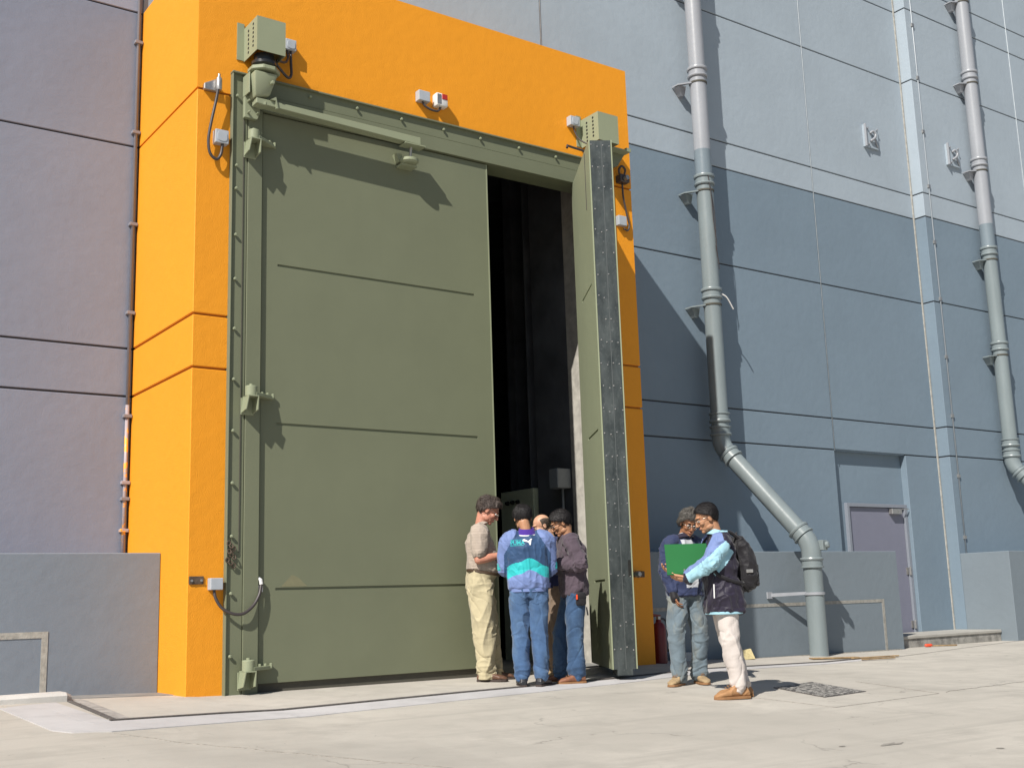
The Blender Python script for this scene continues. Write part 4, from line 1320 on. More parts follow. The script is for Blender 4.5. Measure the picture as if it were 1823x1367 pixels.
        for i in pick:
            q, nrm = p[i], u[i] / np.linalg.norm(u[i])
            d = q - crown + rs.normal(0, .02, 3)
            d = d - nrm * (d @ nrm)
            d /= np.linalg.norm(d) + 1e-6
            sd = np.cross(nrm, d)
            an = rs.normal(0, curl)
            d, sd = d * math.cos(an) + sd * math.sin(an), sd * math.cos(an) - d * math.sin(an)
            L = length * rs.uniform(.5, 1.2) * min(1., .18 + m[i] / .04)
            wd = rs.uniform(.0012, .0030)
            bend, lift = rs.normal(0, curl * .5), rs.uniform(.0, .0035) + rough * .25 * rs.rand()
            b0 = len(vv)
            for k in range(4):
                t_ = k / 3
                c_ = q + d * L * t_ + sd * L * bend * t_ * t_ + nrm * (.001 + lift * math.sin(t_ * 2.4) - L * L * t_ * t_ * 4.5 * .8)
                w_ = wd * (1 - t_ * .85)
                vv += [c_ - sd * w_, c_ + nrm * w_ * .9, c_ + sd * w_]
            for k in range(3):
                o_ = b0 + 3 * k
                ff += [(o_, o_ + 3, o_ + 4, o_ + 1), (o_ + 1, o_ + 4, o_ + 5, o_ + 2)]
        mk = bpy.data.meshes.new('locks')
        mk.from_pydata([tuple(x_) for x_ in (np.array(vv) * s) @ Tn.T + np.array(T.translation)], [], ff)
        me = join_meshes(me, mk)
        return P.add('hair', me, mat)
    def glasses(P, wire=.0022, lens=True, mat='wire'):
        s, T = P.s, P.T
        f = lambda x, y, z: T @ (Vector((x, y, z)) * s)
        mb = MB()
        for q in (-1, 1):
            ring = [f(q * .033 + .021 * math.cos(a), .107 - .25 * abs(q * .033 + .021 * math.cos(a)) ** 1.5, .004 + .017 * math.sin(a)) for a in [2 * math.pi * k / 18 for k in range(19)]]
            mb.tube(ring, wire * s, 6, cap=False)
            mb.tube([f(q * .054, .098, .008), f(q * .074, .075, .010), f(q * .083, .0, .012), f(q * .083, -.02, -.002)], wire * s, 6)
        mb.tube([f(-.012, .110, .008), f(0, .113, .011), f(.012, .110, .008)], wire * s, 6)
        gl = mb.build('glasses', M[mat], P.o, smooth=True)
        if lens:
            for q in (-1, 1):
                l_ = MB()
                l_.rings([[f(q * .033 + .0205 * math.cos(a), .107 + d - .25 * abs(q * .033 + .0205 * math.cos(a)) ** 1.5, .004 + .0165 * math.sin(a)) for a in [2 * math.pi * k / 18 for k in range(18)]] for d in (0, .0012)])
                l_.build('lens', M['lens'], gl)
        return gl

    def top(P, name, hem, prof, sleeve, mats, fmat, folds=.006, voxel=.0062, cuffL=1., cuffR=1., seed=1, smooth=4, tuck=0, extra=None):
        """a shirt or jacket. prof: rows of (z, half width, front, back) in units of 1.75 m height; sleeve: radii at shoulder, elbow, cuff"""
        J, s = P.J, P.s
        mb = MB()
        loft(mb, [(P.spine(z * s), rx * s, f * s, b * s) for z, rx, f, b in prof])
        for q, L in ((-1, 'L'), (1, 'R')):
            sh = P.shoulder(q)
            e_, w_ = Vector(J['elb' + L]), Vector(J['wr' + L])
            k = cuffL if q < 0 else cuffR
            sh_in = sh + Vector((-q * .045 * s, 0, .005 * s))
            if k >= 0:
                end = e_ + (w_ - e_) * k
                limb(mb, [sh_in, sh + (e_ - sh) * .12, e_, end], [sleeve[0] * .95 * s, sleeve[0] * s, sleeve[1] * s, sleeve[2] * s], 20)
            else:                                                     # short sleeve
                end = sh + (e_ - sh) * (-k)
                limb(mb, [sh_in, sh + (e_ - sh) * .12, end], [sleeve[0] * .95 * s, sleeve[0] * s, sleeve[1] * s], 20)
        if extra:
            extra(mb, P)
        me = remesh(mb, voxel, smooth)
        zlo = hem * s
        def f(c):
            a = ridge(c * np.array([9, 9, 5]) + c[:, [2, 0, 1]] * 2.2, seed) * folds
            a += ridge(c * np.array([17, 17, 11]) + c[:, [1, 2, 0]] * 5, seed + 5) * folds * .55
            a += vnoise(c * 6, seed + 9) * folds * .8
            sx = np.abs(c[:, 0])
            a += crease(np.stack([c[:, 0] * 7 + c[:, 2] * 9, c[:, 1] * 7, c[:, 2] * 6 - sx * 10], 1), seed + 12) * folds * .6
            a += crease(np.stack([c[:, 0] * 5, c[:, 1] * 8 + c[:, 2] * 7, c[:, 2] * 11], 1), seed + 15) * folds * .4
            # wrinkles gather at the bent elbow and round the waist
            for L in 'LR':
                dd = np.linalg.norm(c - np.array(J['elb' + L]), axis=1)
                a += np.exp(-(dd / .09) ** 2) * ridge(c * 34, seed + 2) * folds * 1.0
            a += np.exp(-((c[:, 2] - zlo - .07) / .07) ** 2) * (np.sin(c[:, 0] * 46 + vnoise(c * 7, 4) * 4) * .5) * folds * .9
            return a
        displace(me, f)
        if fmat:
            face_mats(me, mats, fmat)
            return P.add(name, me)
        return P.add(name, me, mats)

    def trousers(P, mat, waist=1.03, rad=(.105, .088, .080), folds=.008, seed=2, voxel=.0064, cut=None, bottom=.035, wr=(.15, .108, .108), hip=1.):
        J, s = P.J, P.s
        mb = MB()
        loft(mb, [(P.spine(z * s), rx * s, f * s, b * s) for z, rx, f, b in ((.83, .145 * hip, .085 * hip, .105 * hip), (.90, .165 * hip, .110 * hip, .128 * hip), (.96, .163 * hip, .112 * hip, .125 * hip), (waist, *wr))])
        for q, L in ((-1, 'L'), (1, 'R')):
            hip = Vector(J['pelvis']) + Vector((q * J['hipw'] * .92, -.005, -.05 * s))
            k, a = Vector(J['knee' + L]), Vector(J['ank' + L])
            end = a + Vector((0, .004, bottom * s - a.z + .05 * s))
            limb(mb, [hip, k, end + (k - end) * .28, end], [rad[0] * s, rad[1] * s, rad[2] * .98 * s, rad[2] * s], 22)
        me = remesh(mb, voxel, 4)
        zk = .49 * s
        def f(c):
            side = np.sign(c[:, 0]) * 3.7
            a = ridge(np.stack([c[:, 0] * 9 + c[:, 2] * 3.0 + side, c[:, 1] * 9 - c[:, 2] * 2.2, c[:, 2] * 2.2], 1), seed) * folds * .9
            a += vnoise(np.stack([c[:, 0] * 14, c[:, 1] * 14, c[:, 2] * 6 + side], 1), seed + 4) * folds * .45
            a += crease(np.stack([c[:, 0] * 7 + side, c[:, 1] * 7 + c[:, 2] * 5, c[:, 2] * 5 + c[:, 0] * 6], 1), seed + 12) * folds * .8
            low = sstep(.32 * s, .10 * s, c[:, 2])
            a += (low * .9 + .25) * crease(np.stack([c[:, 0] * 4 + side, c[:, 1] * 5, c[:, 2] * 17 + c[:, 0] * 6], 1), seed + 15) * folds * .9
            u = c[:, 2] + c[:, 1] * .35 * np.sin(c[:, 0] * 9 + seed) + vnoise(c * np.array([6, 6, 4]), seed + 1) * .05
            a += low * ridge(np.stack([c[:, 0] * 5 + side, c[:, 1] * 5, u * 19], 1), seed + 2) * folds * .75
            kn = np.exp(-((c[:, 2] - zk) / .10) ** 2)
            a += kn * ridge(np.stack([c[:, 0] * 8 + side, c[:, 1] * 8 + c[:, 2] * 6, u * 15], 1), seed + 7) * folds * .5
            cr = np.exp(-((c[:, 2] - .84 * s) / .07) ** 2)
            a += cr * ridge(np.stack([c[:, 0] * 16 + c[:, 2] * 18, c[:, 1] * 12, c[:, 2] * 12 - np.abs(c[:, 0]) * 14], 1), seed + 8) * folds * .6
            return a
        displace(me, f)
        # flatten the bottom of the legs to clear the ground
        co = get_co(me)
        co[:, 2] = np.maximum(co[:, 2], .022 * s)
        set_co(me, co)
        if cut:                                                       # what the top hides
            bm = bmesh.new()
            bm.from_mesh(me)
            bmesh.ops.delete(bm, geom=[v for v in bm.verts if v.co.z > cut], context='VERTS')
            bm.to_mesh(me)
            bm.free()
        return P.add('trousers', me, mat)
    def shoes(P, mat, sole, big=1.0, boot=False):
        J, s = P.J, P.s * big
        for q, L in ((-1, 'L'), (1, 'R')):
            a = Vector(J['ank' + L])
            rot = Matrix.Rotation(R(-J['toe' + L]), 4, 'Z')
            x = lambda u, v, w_: Vector((a.x, a.y, 0)) + rot @ (Vector((u, v, w_)) * s)
            up_ = MB()
            secs = [(-.075, .030, .055, .0), (-.055, .036, .085, .0), (-.01, .038, .098 if not boot else .13, 0), (.04, .040, .092 if not boot else .12, .0), (.085, .046, .070, .002), (.13, .049, .058, .004), (.165, .044, .050, .004), (.19, .030, .036, .002), (.20, .014, .026, 0)]
            rings = []
            for v, hw, ht, dx in secs:
                rg = []
                for k in range(16):
                    an = 2 * math.pi * k / 16
                    cx_, sz_ = math.cos(an), math.sin(an)
                    wx = abs(cx_) ** .75 * (1 if cx_ > 0 else -1) * hw
                    wz = .014 + (ht - .014) * (.5 + .5 * (abs(sz_) ** .8) * (1 if sz_ > 0 else -1))
                    rg.append(x(wx + q * dx, v, wz))
                rings.append(rg)
            up_.rings(rings)
            me = remesh(up_, .005, 3)
            displace(me, lambda c: ridge(c * 30, 3) * .0018)
            sh = P.add('shoe', me, mat)
            so_ = MB()
            so_.rings([[x(math.cos(t_) * 0 + u, v, w_) for u, v in ((-.030, -.078), (.030, -.078), (.040, -.04), (.040, .03), (.051, .10), (.050, .145), (.036, .190), (.0, .207), (-.036, .190), (-.050, .145), (-.051, .10), (-.040, .03), (-.040, -.04))] for w_, t_ in ((.0, 0), (.020, 0))])
            so_.build('sole', sole, sh, bevel=.003)
            la = MB()
            for k in range(4):
                v, zz_ = .055 + .018 * k, (.098 if not boot else .112) - .009 * k
                la.tube([x(-.020, v, zz_ - .006), x(0, v + .004, zz_ + .003), x(.020, v, zz_ - .006)], .0028, 6)
            la.build('laces', sole, sh, smooth=True)
    def collar(P, mat, r0=.064, r1=.078, hgt=.045, tilt=12, name='collar', z=0., thick=.006, open_=0):
        s = P.s
        c = Vector(P.J['neck']) + Vector((0, 0, z * s))
        rot = Matrix.Rotation(R(tilt), 3, 'X')
        mb = MB()
        n = 26
        prof = [(r0, hgt), (r0 + thick, hgt + .003), (r1 + thick, 0), (r1, -.006)]
        rings = []
        for k in range(n):
            an = 2 * math.pi * k / n
            rings.append([c + rot @ (Vector((math.cos(an) * r, math.sin(an) * r * .92, zz_)) * s) for r, zz_ in prof])
        mb.rings(rings, closed=True)
        return mb.build(name, mat, P.o, smooth='auto')
    def band(P, name, mat, z, hgt, rx, rf, rb, folds=0):
        s = P.s
        mb = MB()
        loft(mb, [(P.spine((z + d) * s), (rx + e) * s, (rf + e) * s, (rb + e) * s) for d, e in ((-hgt / 2, -.002), (-hgt / 2 + .004, .003), (hgt / 2 - .004, .003), (hgt / 2, -.002))], 40)
        return mb.build(name, mat, P.o, smooth='auto')

# ---- materials for skin, hair and clothes
SK_PINK = skin_mat('ruddy_skin', (.52, .235, .16))
SK_TAN = skin_mat('tan_skin', (.44, .225, .125))
SK_FAIR = skin_mat('light_tan_skin', (.56, .32, .21))
SK_DARK = skin_mat('deep_tan_skin', (.32, .145, .075))
HAIR_BLACK = hair_mat('black_hair', (.009, .008, .009), (.028, .024, .025))
HAIR_BROWN = hair_mat('dark_brown_grey_hair', (.022, .015, .013), (.15, .115, .10))
HAIR_GREY = hair_mat('grey_hair', (.040, .036, .033), (.20, .185, .165))
HAIR_STUB = hair_mat('cropped_brown_hair', (.075, .055, .042))
C_POLO = cloth_mat('taupe_knit', (.40, .335, .28), .06, 500, stripes=((.31, .255, .21), 11, .4))
C_KHAKI = cloth_mat('khaki_cotton', (.46, .40, .26), .06)
C_NAVY = cloth_mat('navy_nylon', (.030, .070, .155), .08, rough=.6)
C_PERI = cloth_mat('periwinkle_nylon', (.155, .215, .43), .06, rough=.6)
C_TEAL = cloth_mat('turquoise_nylon', (.025, .42, .44), .06, rough=.6)
C_PURPLE = cloth_mat('violet_collar', (.07, .03, .27), .06)
C_WHITE = cloth_mat('white_cotton', (.74, .74, .74), .04)
C_JEANS = cloth_mat('blue_denim', (.055, .108, .215), .14, 700, fade=((.11, .19, .32), .6))
C_JEANS2 = cloth_mat('dark_blue_denim', (.042, .084, .165), .14, 700, fade=((.095, .17, .28), .7))
C_JEANS3 = cloth_mat('faded_dusty_denim', (.135, .175, .205), .14, 700, fade=((.23, .22, .175), .85))
C_PLUM = cloth_mat('plum_grey_sweat', (.088, .066, .084), .08)
C_DNAVY = cloth_mat('dark_navy_wool', (.022, .028, .085), .08)
C_BROWN = cloth_mat('brown_grey_trousers', (.20, .145, .105), .08)
C_BLUEJ = cloth_mat('blue_work_jacket', (.026, .036, .088), .12, rough=.7)
C_BLACKJ = cloth_mat('black_plum_shell', (.022, .018, .034), .12, rough=.5)
C_SKY = cloth_mat('pale_sky_nylon', (.31, .53, .63), .06, rough=.6)
C_CREAM = cloth_mat('cream_twill', (.56, .505, .475), .04)
C_GREYS = cloth_mat('pale_grey_shirt', (.42, .43, .46), .12)
C_BELT = plain('brown_leather', (.06, .035, .02), .5)
L_BROWN = plain('brown_shoe_leather', (.13, .065, .04), .5, var=.2, bump=.3)
L_TAN = plain('tan_boot_leather', (.36, .19, .085), .65, var=.12, bump=.3)
L_DUST = plain('dusty_suede', (.33, .235, .13), .85, var=.18, bump=.4)
L_RED = plain('russet_leather', (.24, .10, .055), .6, var=.15, bump=.3)
L_BLACK = plain('black_leather', (.02, .02, .024), .4, var=.2)
SOLE_D = plain('dark_sole', (.05, .035, .03), .8)
SOLE_T = plain('tan_sole', (.26, .13, .055), .8)

IR = Vector((.812, -.583))            # to the right along the wall front, seen from the yard
IF = Vector((.583, .812))             # away from the yard

SHIRT = [(.93, .165, .118, .115), (.97, .172, .128, .118), (1.06, .165, .125, .105), (1.18, .175, .122, .112), (1.30, .19, .112, .122), (1.38, .172, .088, .105), (1.425, .125, .068, .082), (1.455, .072, .058, .062)]
JACKET = [(.905, .170, .125, .120), (.93, .195, .148, .140), (1.0, .208, .155, .150), (1.10, .205, .150, .145), (1.20, .205, .145, .145), (1.31, .215, .128, .145), (1.39, .185, .098, .120), (1.43, .13, .075, .092), (1.465, .078, .064, .068)]

# 1 -- man in the taupe polo shirt
p = Person('tall man in a taupe polo shirt and khaki trousers looking down at papers', (2.99, -.36), (IR.x, IR.y), 1.875, SK_PINK,
           head=(0, .105, 1.735), neck=(0, .01, 1.575), pitch=36, waist=(0, .02, 1.13), chest=(0, .0, 1.36),
           elbR=(.245, -.01, 1.215), wrR=(.17, .225, 1.262), elbL=(-.24, .02, 1.22), wrL=(-.10, .26, 1.27), fR=(-.35, 1, .12), fL=(.45, 1, .1), curl=38,
           ankR=(.13, .03, .09), ankL=(-.10, .10, .09), kneeR=(.12, .03, .53), kneeL=(-.105, .06, .53), shz=1.505, wide=1.04)
pol = [(.985, .155, .130, .115), (1.02, .168, .162, .128), (1.05, .190, .188, .148), (1.10, .192, .192, .146), (1.20, .188, .168, .138), (1.31, .198, .135, .142), (1.385, .175, .092, .112), (1.43, .125, .07, .085), (1.46, .074, .06, .064)]
p.top('polo_shirt', .98, pol, (.094, .078, .05), C_POLO, None, .0055, cuffL=-.72, cuffR=-.72, seed=3)
p.collar(C_POLO, .062, .088, .028, 22, z=.0)
p.trousers(C_KHAKI, 1.03, (.128, .108, .094), .011, seed=4, wr=(.176, .170, .140), hip=1.13)
p.band('belt', C_BELT, 1.022, .026, .182, .177, .146)
p.shoes(L_BROWN, SOLE_D, 1.05)
p.hair(HAIR_BROWN, lambda x, y, z: np.minimum(z - np.interp(y, [-.12, -.06, -.035, -.005, .02, .06, .10], [-.085, -.07, -.03, .014, .028, .062, .088]) + 0, .04), .019, .021, 42, 4, .9, .036, 2000)
p.glasses(.0018, False)
polo = p

# 2 -- man in the colour-blocked jacket, back to the yard
def jacket_zone(J):
    def f(c):
        out = np.zeros(len(c))                                       # navy
        x, z = np.abs(c[:, 0]), c[:, 2]
        ragl = .105 + np.maximum(1.475 - z, 0) * .62                  # raglan seam
        out[(x > ragl) | (x > .232)] = 1                              # periwinkle sleeves
        chev = 1.225 - .42 * np.maximum(x - .015, 0) + .010 * np.sin(c[:, 0] * 30)
        tor = x < .205
        out[(z < chev) & tor] = 2
        out[(z < chev - .115 + .03 * c[:, 0]) & tor] = 1
        out[(x > .20) & (c[:, 1] > .0) & (z < 1.19) & (z > 1.12)] = 2
        return out
    return f
p = Person('man with his back turned in a blue and turquoise sports jacket and jeans', (3.04, -1.13), (IF.x, IF.y), 1.775, SK_TAN,
           head=(-.035, .055, 1.632), pitch=28, yaw=8, elbR=(.225, .055, 1.13), wrR=(.15, .27, 1.17), elbL=(-.215, .06, 1.14), wrL=(-.13, .28, 1.19), curl=40,
           ankL=(-.085, -.02, .085), ankR=(.095, -.03, .085), kneeL=(-.095, .02, .50), kneeR=(.10, .015, .50), toeL=-6, toeR=22)
JK = p.top('sports_jacket', .905, JACKET, (.094, .080, .060), [C_NAVY, C_PERI, C_TEAL, C_PURPLE], jacket_zone(p.J), .0075, seed=11)
p.band('hem_band', C_PERI, .906, .034, .176, .132, .128)
p.collar(C_PURPLE, .066, .090, .052, 14, z=-.004)
p.collar(C_WHITE, .091, .095, .006, 14, name='collar_piping', z=-.010, thick=.003)
JEANS = p.trousers(C_JEANS, 1.0, (.104, .086, .078), .0095, seed=9, cut=1.03, bottom=.045)
p.shoes(L_BLACK, SOLE_D, 1.02)
p.hair(HAIR_BLACK, lambda x, y, z: np.minimum(z - np.interp(y, [-.12, -.06, -.035, -.005, .02, .06, .10], [-.085, -.07, -.03, .014, .028, .062, .088]) + 0.004, .04), .015, .006, 44, 8, .3, .04, 1900)
jack = p
# print on the back: a word and a leaping cat, laid on the cloth
from mathutils.bvhtree import BVHTree
def on_back(o, name, mat, me_pts_faces, depth=.0025):
    bv = BVHTree.FromPolygons([v.co.copy() for v in o.data.vertices], [tuple(f.vertices) for f in o.data.polygons])
    vv, ff = me_pts_faces
    out = []
    for x, z in vv:
        hit = bv.ray_cast(Vector((x, -1, z)), Vector((0, 1, 0)))
        y = hit[0].y if hit[0] else -.13
        out.append((x, y - depth, z))
    n = len(out)
    me = bpy.data.meshes.new(name)
    me.from_pydata(out, [], ff)
    me.materials.append(mat)
    ob = link(name, me, p.o)
    sm = ob.modifiers.new('thickness', 'SOLIDIFY')
    sm.thickness = .002
    return ob
def text_flat(txt, h, x0, z0, squeeze=1.):
    cu = bpy.data.curves.new('t', 'FONT')
    cu.body = txt
    cu.size = 1
    cu.offset = .018
    ob = bpy.data.objects.new('t', cu)
    COL.objects.link(ob)
    dg = bpy.context.evaluated_depsgraph_get()
    me = bpy.data.meshes.new_from_object(ob.evaluated_get(dg))
    bpy.data.objects.remove(ob)
    bm = bmesh.new()
    bm.from_mesh(me)
    bmesh.ops.triangulate(bm, faces=bm.faces)
    k = h / .7
    vv = [(x0 + v.co.x * k * squeeze, z0 + v.co.y * k) for v in bm.verts]
    bm.verts.index_update()
    ff = [tuple(v.index for v in f.verts) for f in bm.faces]
    bm.free()
    return vv, ff
p = jack
on_back(JK, 'chest_lettering', C_TEAL, text_flat('PUMA', .040, -.165, 1.362, .92))
def bars(rects):
    vv, ff = [], []
    for x0, x1, z0, z1 in rects:
        n = 8
        for i in range(n + 1):
            x = x0 + (x1 - x0) * i / n
            vv += [(x, z0), (x, z1)]
        b = len(vv) - 2 * (n + 1)
        ff += [(b + 2 * i, b + 2 * i + 2, b + 2 * i + 3, b + 2 * i + 1) for i in range(n)]
    return vv, ff
on_back(JK, 'lettering_lines', C_TEAL, bars([(-.165, -.035, 1.351, 1.356), (-.165, -.035, 1.407, 1.411)]))
cat_ = [(0, .062), (.012, .068), (.022, .062), (.045, .048), (.062, .048), (.075, .060), (.088, .068), (.096, .064), (.090, .056), (.080, .048), (.074, .034), (.073, .016), (.078, .002), (.070, .000), (.064, .016), (.056, .030), (.040, .034), (.024, .040), (.008, .042), (-.004, .050)]
bm = bmesh.new()
fv = [bm.verts.new((x, 0, z)) for x, z in cat_]
bmesh.ops.triangulate(bm, faces=[bm.faces.new(fv)])
bm.verts.index_update()
on_back(JK, 'leaping_cat_emblem', C_WHITE, ([(-.040 + v.co.x * .95, 1.352 + v.co.z * .95) for v in bm.verts], [tuple(v.index for v in f.verts) for f in bm.faces]), .004)
bm.free()
def grid_patch(x0, x1, z0, z1, n=8):
    vv = [(x0 + (x1 - x0) * i / n, z0 + (z1 - z0) * j / n + (-.018 * (1 - abs(2 * i / n - 1)) if j == 0 else 0)) for j in range(n + 1) for i in range(n + 1)]
    return vv, [(j * (n + 1) + i, j * (n + 1) + i + 1, (j + 1) * (n + 1) + i + 1, (j + 1) * (n + 1) + i) for j in range(n) for i in range(n)]
C_POCKET = cloth_mat('denim_pocket', (.066, .125, .24), .14, 700)
for x0 in (-.135, .03):
    on_back(JEANS, 'back_pocket', C_POCKET, grid_patch(x0, x0 + .105, .80, .895), .003)

# 3 -- balding man behind the jacket
fl = Vector((-.812, .583)) * .95 + Vector((-.583, -.812)) * .25
fl.normalize()
p = Person('balding man in a navy sweater standing half hidden behind the sports jacket', (3.85, -.51), (fl.x, fl.y), 1.73, SK_FAIR,
           head=(0, .125, 1.585), neck=(0, .03, 1.435), pitch=24, yaw=0, elbL=(-.23, .03, 1.12), wrL=(-.10, .27, 1.15), elbR=(.23, .03, 1.12), wrR=(.10, .27, 1.15), curl=42, wide=1.05)
p.top('navy_sweater', .93, SHIRT, (.088, .075, .055), C_DNAVY, None, .006, seed=21)
p.collar(C_WHITE, .063, .088, .034, 16, z=.0)
p.trousers(C_BROWN, 1.0, (.108, .090, .085), .008, seed=22)
p.shoes(L_DUST, SOLE_T, 1.05)
p.hair(HAIR_STUB, lambda x, y, z: np.minimum(np.minimum(.015 - y, z + .05), .075 - z - np.maximum(-y - .03, 0) * .4) * .8, .006, .003, 90, 3, .4, .014, 900)

# 4 -- man in the plum sweatshirt
fl = Vector((-.812, .583)) + Vector((-.583, -.812)) * .12
fl.normalize()
p = Person('man in a plum grey sweatshirt and jeans, spectacles on, wearing a belt pouch', (3.60, -1.12), (fl.x, fl.y), 1.755, SK_TAN,
           head=(0, .095, 1.59), neck=(0, .035, 1.445), pitch=30, chest=(0, -.005, 1.27), waist=(0, -.01, 1.06),
           elbL=(-.255, -.045, 1.165), wrL=(-.12, .185, 1.175), elbR=(.245, .02, 1.15), wrR=(.06, .24, 1.15), fL=(.4, 1, .15), curl=45,
           ankL=(-.10, -.0, .085), ankR=(.11, .13, .085), kneeL=(-.105, .01, .49), kneeR=(.11, .10, .50), pelvis=(0, -.015, .95))
sw = [(.845, .160, .115, .125), (.865, .190, .135, .150), (.95, .196, .145, .152), (1.06, .188, .140, .135), (1.18, .192, .135, .138), (1.30, .205, .122, .145), (1.385, .182, .094, .120), (1.43, .13, .074, .092), (1.46, .080, .066, .070)]
PL = p.top('sweatshirt', .845, sw, (.092, .080, .060), C_PLUM, None, .009, seed=31, cuffL=.78, cuffR=.7)
p.trousers(C_JEANS2, .99, (.110, .094, .088), .010, seed=33, cut=.885)
p.shoes(L_RED, SOLE_T, 1.05)
p.hair(HAIR_BLACK, lambda x, y, z: np.minimum(z - np.interp(y, [-.12, -.06, -.035, -.005, .02, .06, .10], [-.085, -.07, -.03, .014, .028, .062, .088]) + .004, .04), .016, .007, 44, 13, .32, .04, 1900)
p.glasses(.0028, False, 'cable')
plum = p
po = thing('belt_pouch', 'black belt pouch with a bright orange tag at the hip of the plum sweatshirt', 'pouch')
po.location = plum.root_loc
po.rotation_euler = (0, 0, plum.rotz)
M['bag'] = cloth_mat('black_nylon', (.014, .013, .016), .2, rough=.6)
MB().box(-.222, -.168, -.10, .005, .755, .885).build('case', M['bag'], po, bevel=.024, segs=3, smooth='auto')
MB().box(-.228, -.20, -.095, -.0, .825, .888).build('flap', M['bag'], po, bevel=.012, segs=2, smooth='auto')
MB().box(-.236, -.226, -.012, .006, .815, .865).build('orange_tag', M['tool_red'], po, bevel=.004)
MB().tube([(-.2, -.10, .74), (-.205, -.11, .66)], .008, 6).build('strap_end', M['bag'], po)

# 5 -- grey-haired man facing the yard, behind the folder
fl = Vector((-.583, -.812)) + Vector((.812, -.583)) * .50
fl.normalize()
p = Person('grey haired man in a blue jacket and faded jeans, spectacles, facing the yard', (4.36, -1.95), (fl.x, fl.y), 1.72, SK_DARK,
           head=(-.045, .075, 1.56), neck=(-.015, .01, 1.425), pitch=25, roll=-8, yaw=-17, sh=.160,
           elbR=(.200, -.03, 1.12), wrR=(.180, .06, .895), fR=(-.05, .25, -1), pR=(-1, .2, 0), tR=-1, elbL=(-.21, .05, 1.12), wrL=(-.13, .28, 1.08), curl=34,
           ankR=(.165, .06, .085), ankL=(-.115, .0, .085), kneeR=(.155, .06, .49), kneeL=(-.12, .04, .48), toeR=58, toeL=14)
def jz(c):
    o_ = np.zeros(len(c))
    o_[(np.abs(c[:, 0]) < .065 + (c[:, 2] - 1.2) * .0) & (c[:, 1] > .03) & (c[:, 2] > .93) & (c[:, 2] < 1.40)] = 1
    return o_
p.top('work_jacket', .86, [(.855, .165, .125, .13), (.87, .19, .148, .15)] + [(z, a * .93, b_, d_) for z, a, b_, d_ in JACKET[1:]], (.088, .074, .056), [C_BLUEJ, C_GREYS], jz, .0085, seed=41, cuffL=.9, cuffR=.92)
p.collar(C_BLACKJ, .085, .115, .045, 20, z=-.03, thick=.012)
p.collar(C_GREYS, .064, .092, .030, 24, name='shirt_collar', z=-.005)
p.trousers(C_JEANS3, .98, (.106, .092, .082), .011, seed=43, cut=.92)
p.shoes(L_DUST, SOLE_T, 1.06, True)
p.hair(HAIR_GREY, lambda x, y, z: np.minimum(z - np.interp(y, [-.12, -.06, -.035, -.005, .02, .06, .10], [-.085, -.07, -.03, .014, .028, .062, .088]) + .008 * np.sin(x * 70 + 1) + .006, .04), .026, .024, 36, 17, .85, .05, 2200)
p.glasses(.0026, True)
grey = p
hm = MB()
e_, w_ = Vector(p.J['elbR']), Vector(p.J['wrR'])
limb(hm, [w_ - (w_ - e_) * .12, w_, w_ + Vector((-.005, .02, -.065))], [.038, .038, .044], 16)
gm = remesh(hm, .005, 2)
p.add('half_glove', gm, M['bag'])

# 6 -- young man with the backpack
fl = Vector((-.812, .583)) + Vector((-.583, -.812)) * .10
fl.normalize()
p = Person('young man in a black and pale blue jacket, cream trousers and tan boots', (3.76, -3.06), (fl.x, fl.y), 1.715, SK_TAN,
           head=(0, .105, 1.565), neck=(0, .025, 1.415), pitch=24, chest=(0, .0, 1.25), waist=(0, .015, 1.04), pelvis=(0, .0, .93),
           elbL=(-.215, .155, 1.170), wrL=(-.115, .345, 1.035), fL=(.45, 1, .18), pL=(.6, .1, .8), elbR=(.225, .12, 1.15), wrR=(.10, .36, 1.10), fR=(-.2, 1, .05), pR=(-.5, .1, .8), curl=30,
           ankL=(-.085, -.07, .085), ankR=(.10, -.155, .085), kneeL=(-.095, -.015, .48), kneeR=(.10, -.06, .48), shz=1.365, toeL=-6, toeR=14)
def bz(J):
    sh, e_, w_ = [np.array(v) for v in ((-J['sh'], .0, J['shz']), J['elbL'], J['wrL'])]
    def seg(c, a, b):
        t_ = np.clip(((c - a) @ (b - a)) / ((b - a) @ (b - a)), 0, 1)
        return np.linalg.norm(c - (a + t_[:, None] * (b - a)), axis=1), t_
    def f(c):
        o_ = np.zeros(len(c))
        cc = c * np.array([-1, 1, 1])
        cc[:, 0] = -np.abs(c[:, 0])
        d1, t1 = seg(cc, sh, e_)
        d2, t2 = seg(cc, e_, w_)
        wrist_d = np.linalg.norm(cc - w_, axis=1)
        reach = cc[:, 1] - .16                                         # in front of the chest only sleeve is left
        arm = ((d1 < .13) & (t1 > .16) & (cc[:, 0] < -.155)) | ((d2 < .14) & (reach > 0)) | ((d2 < .13) & (cc[:, 0] < -.165))
        arm &= cc[:, 2] > 1.0
        o_[arm] = 1
        upline = 1.345 - .80 * cc[:, 1]                                # stripe along the top of the sleeve
        o_[arm & (cc[:, 2] > upline + .02)] = 2
        o_[(cc[:, 0] < -.085) & (cc[:, 1] > .035) & (cc[:, 2] > 1.33)] = 2
        o_[arm & (wrist_d < .058)] = 0
        o_[c[:, 2] > 1.43] = 1
        return o_
    return f
jk = [(.735, .170, .135, .150), (.755, .208, .168, .182), (.85, .212, .172, .180), (.95, .206, .158, .160), (1.06, .195, .146, .140), (1.18, .198, .140, .142), (1.30, .205, .124, .142), (1.37, .182, .098, .120), (1.41, .13, .078, .095), (1.45, .080, .068, .072)]
jk = [(z * 1.0 / 1 , a, b, c_) for z, a, b, c_ in jk]
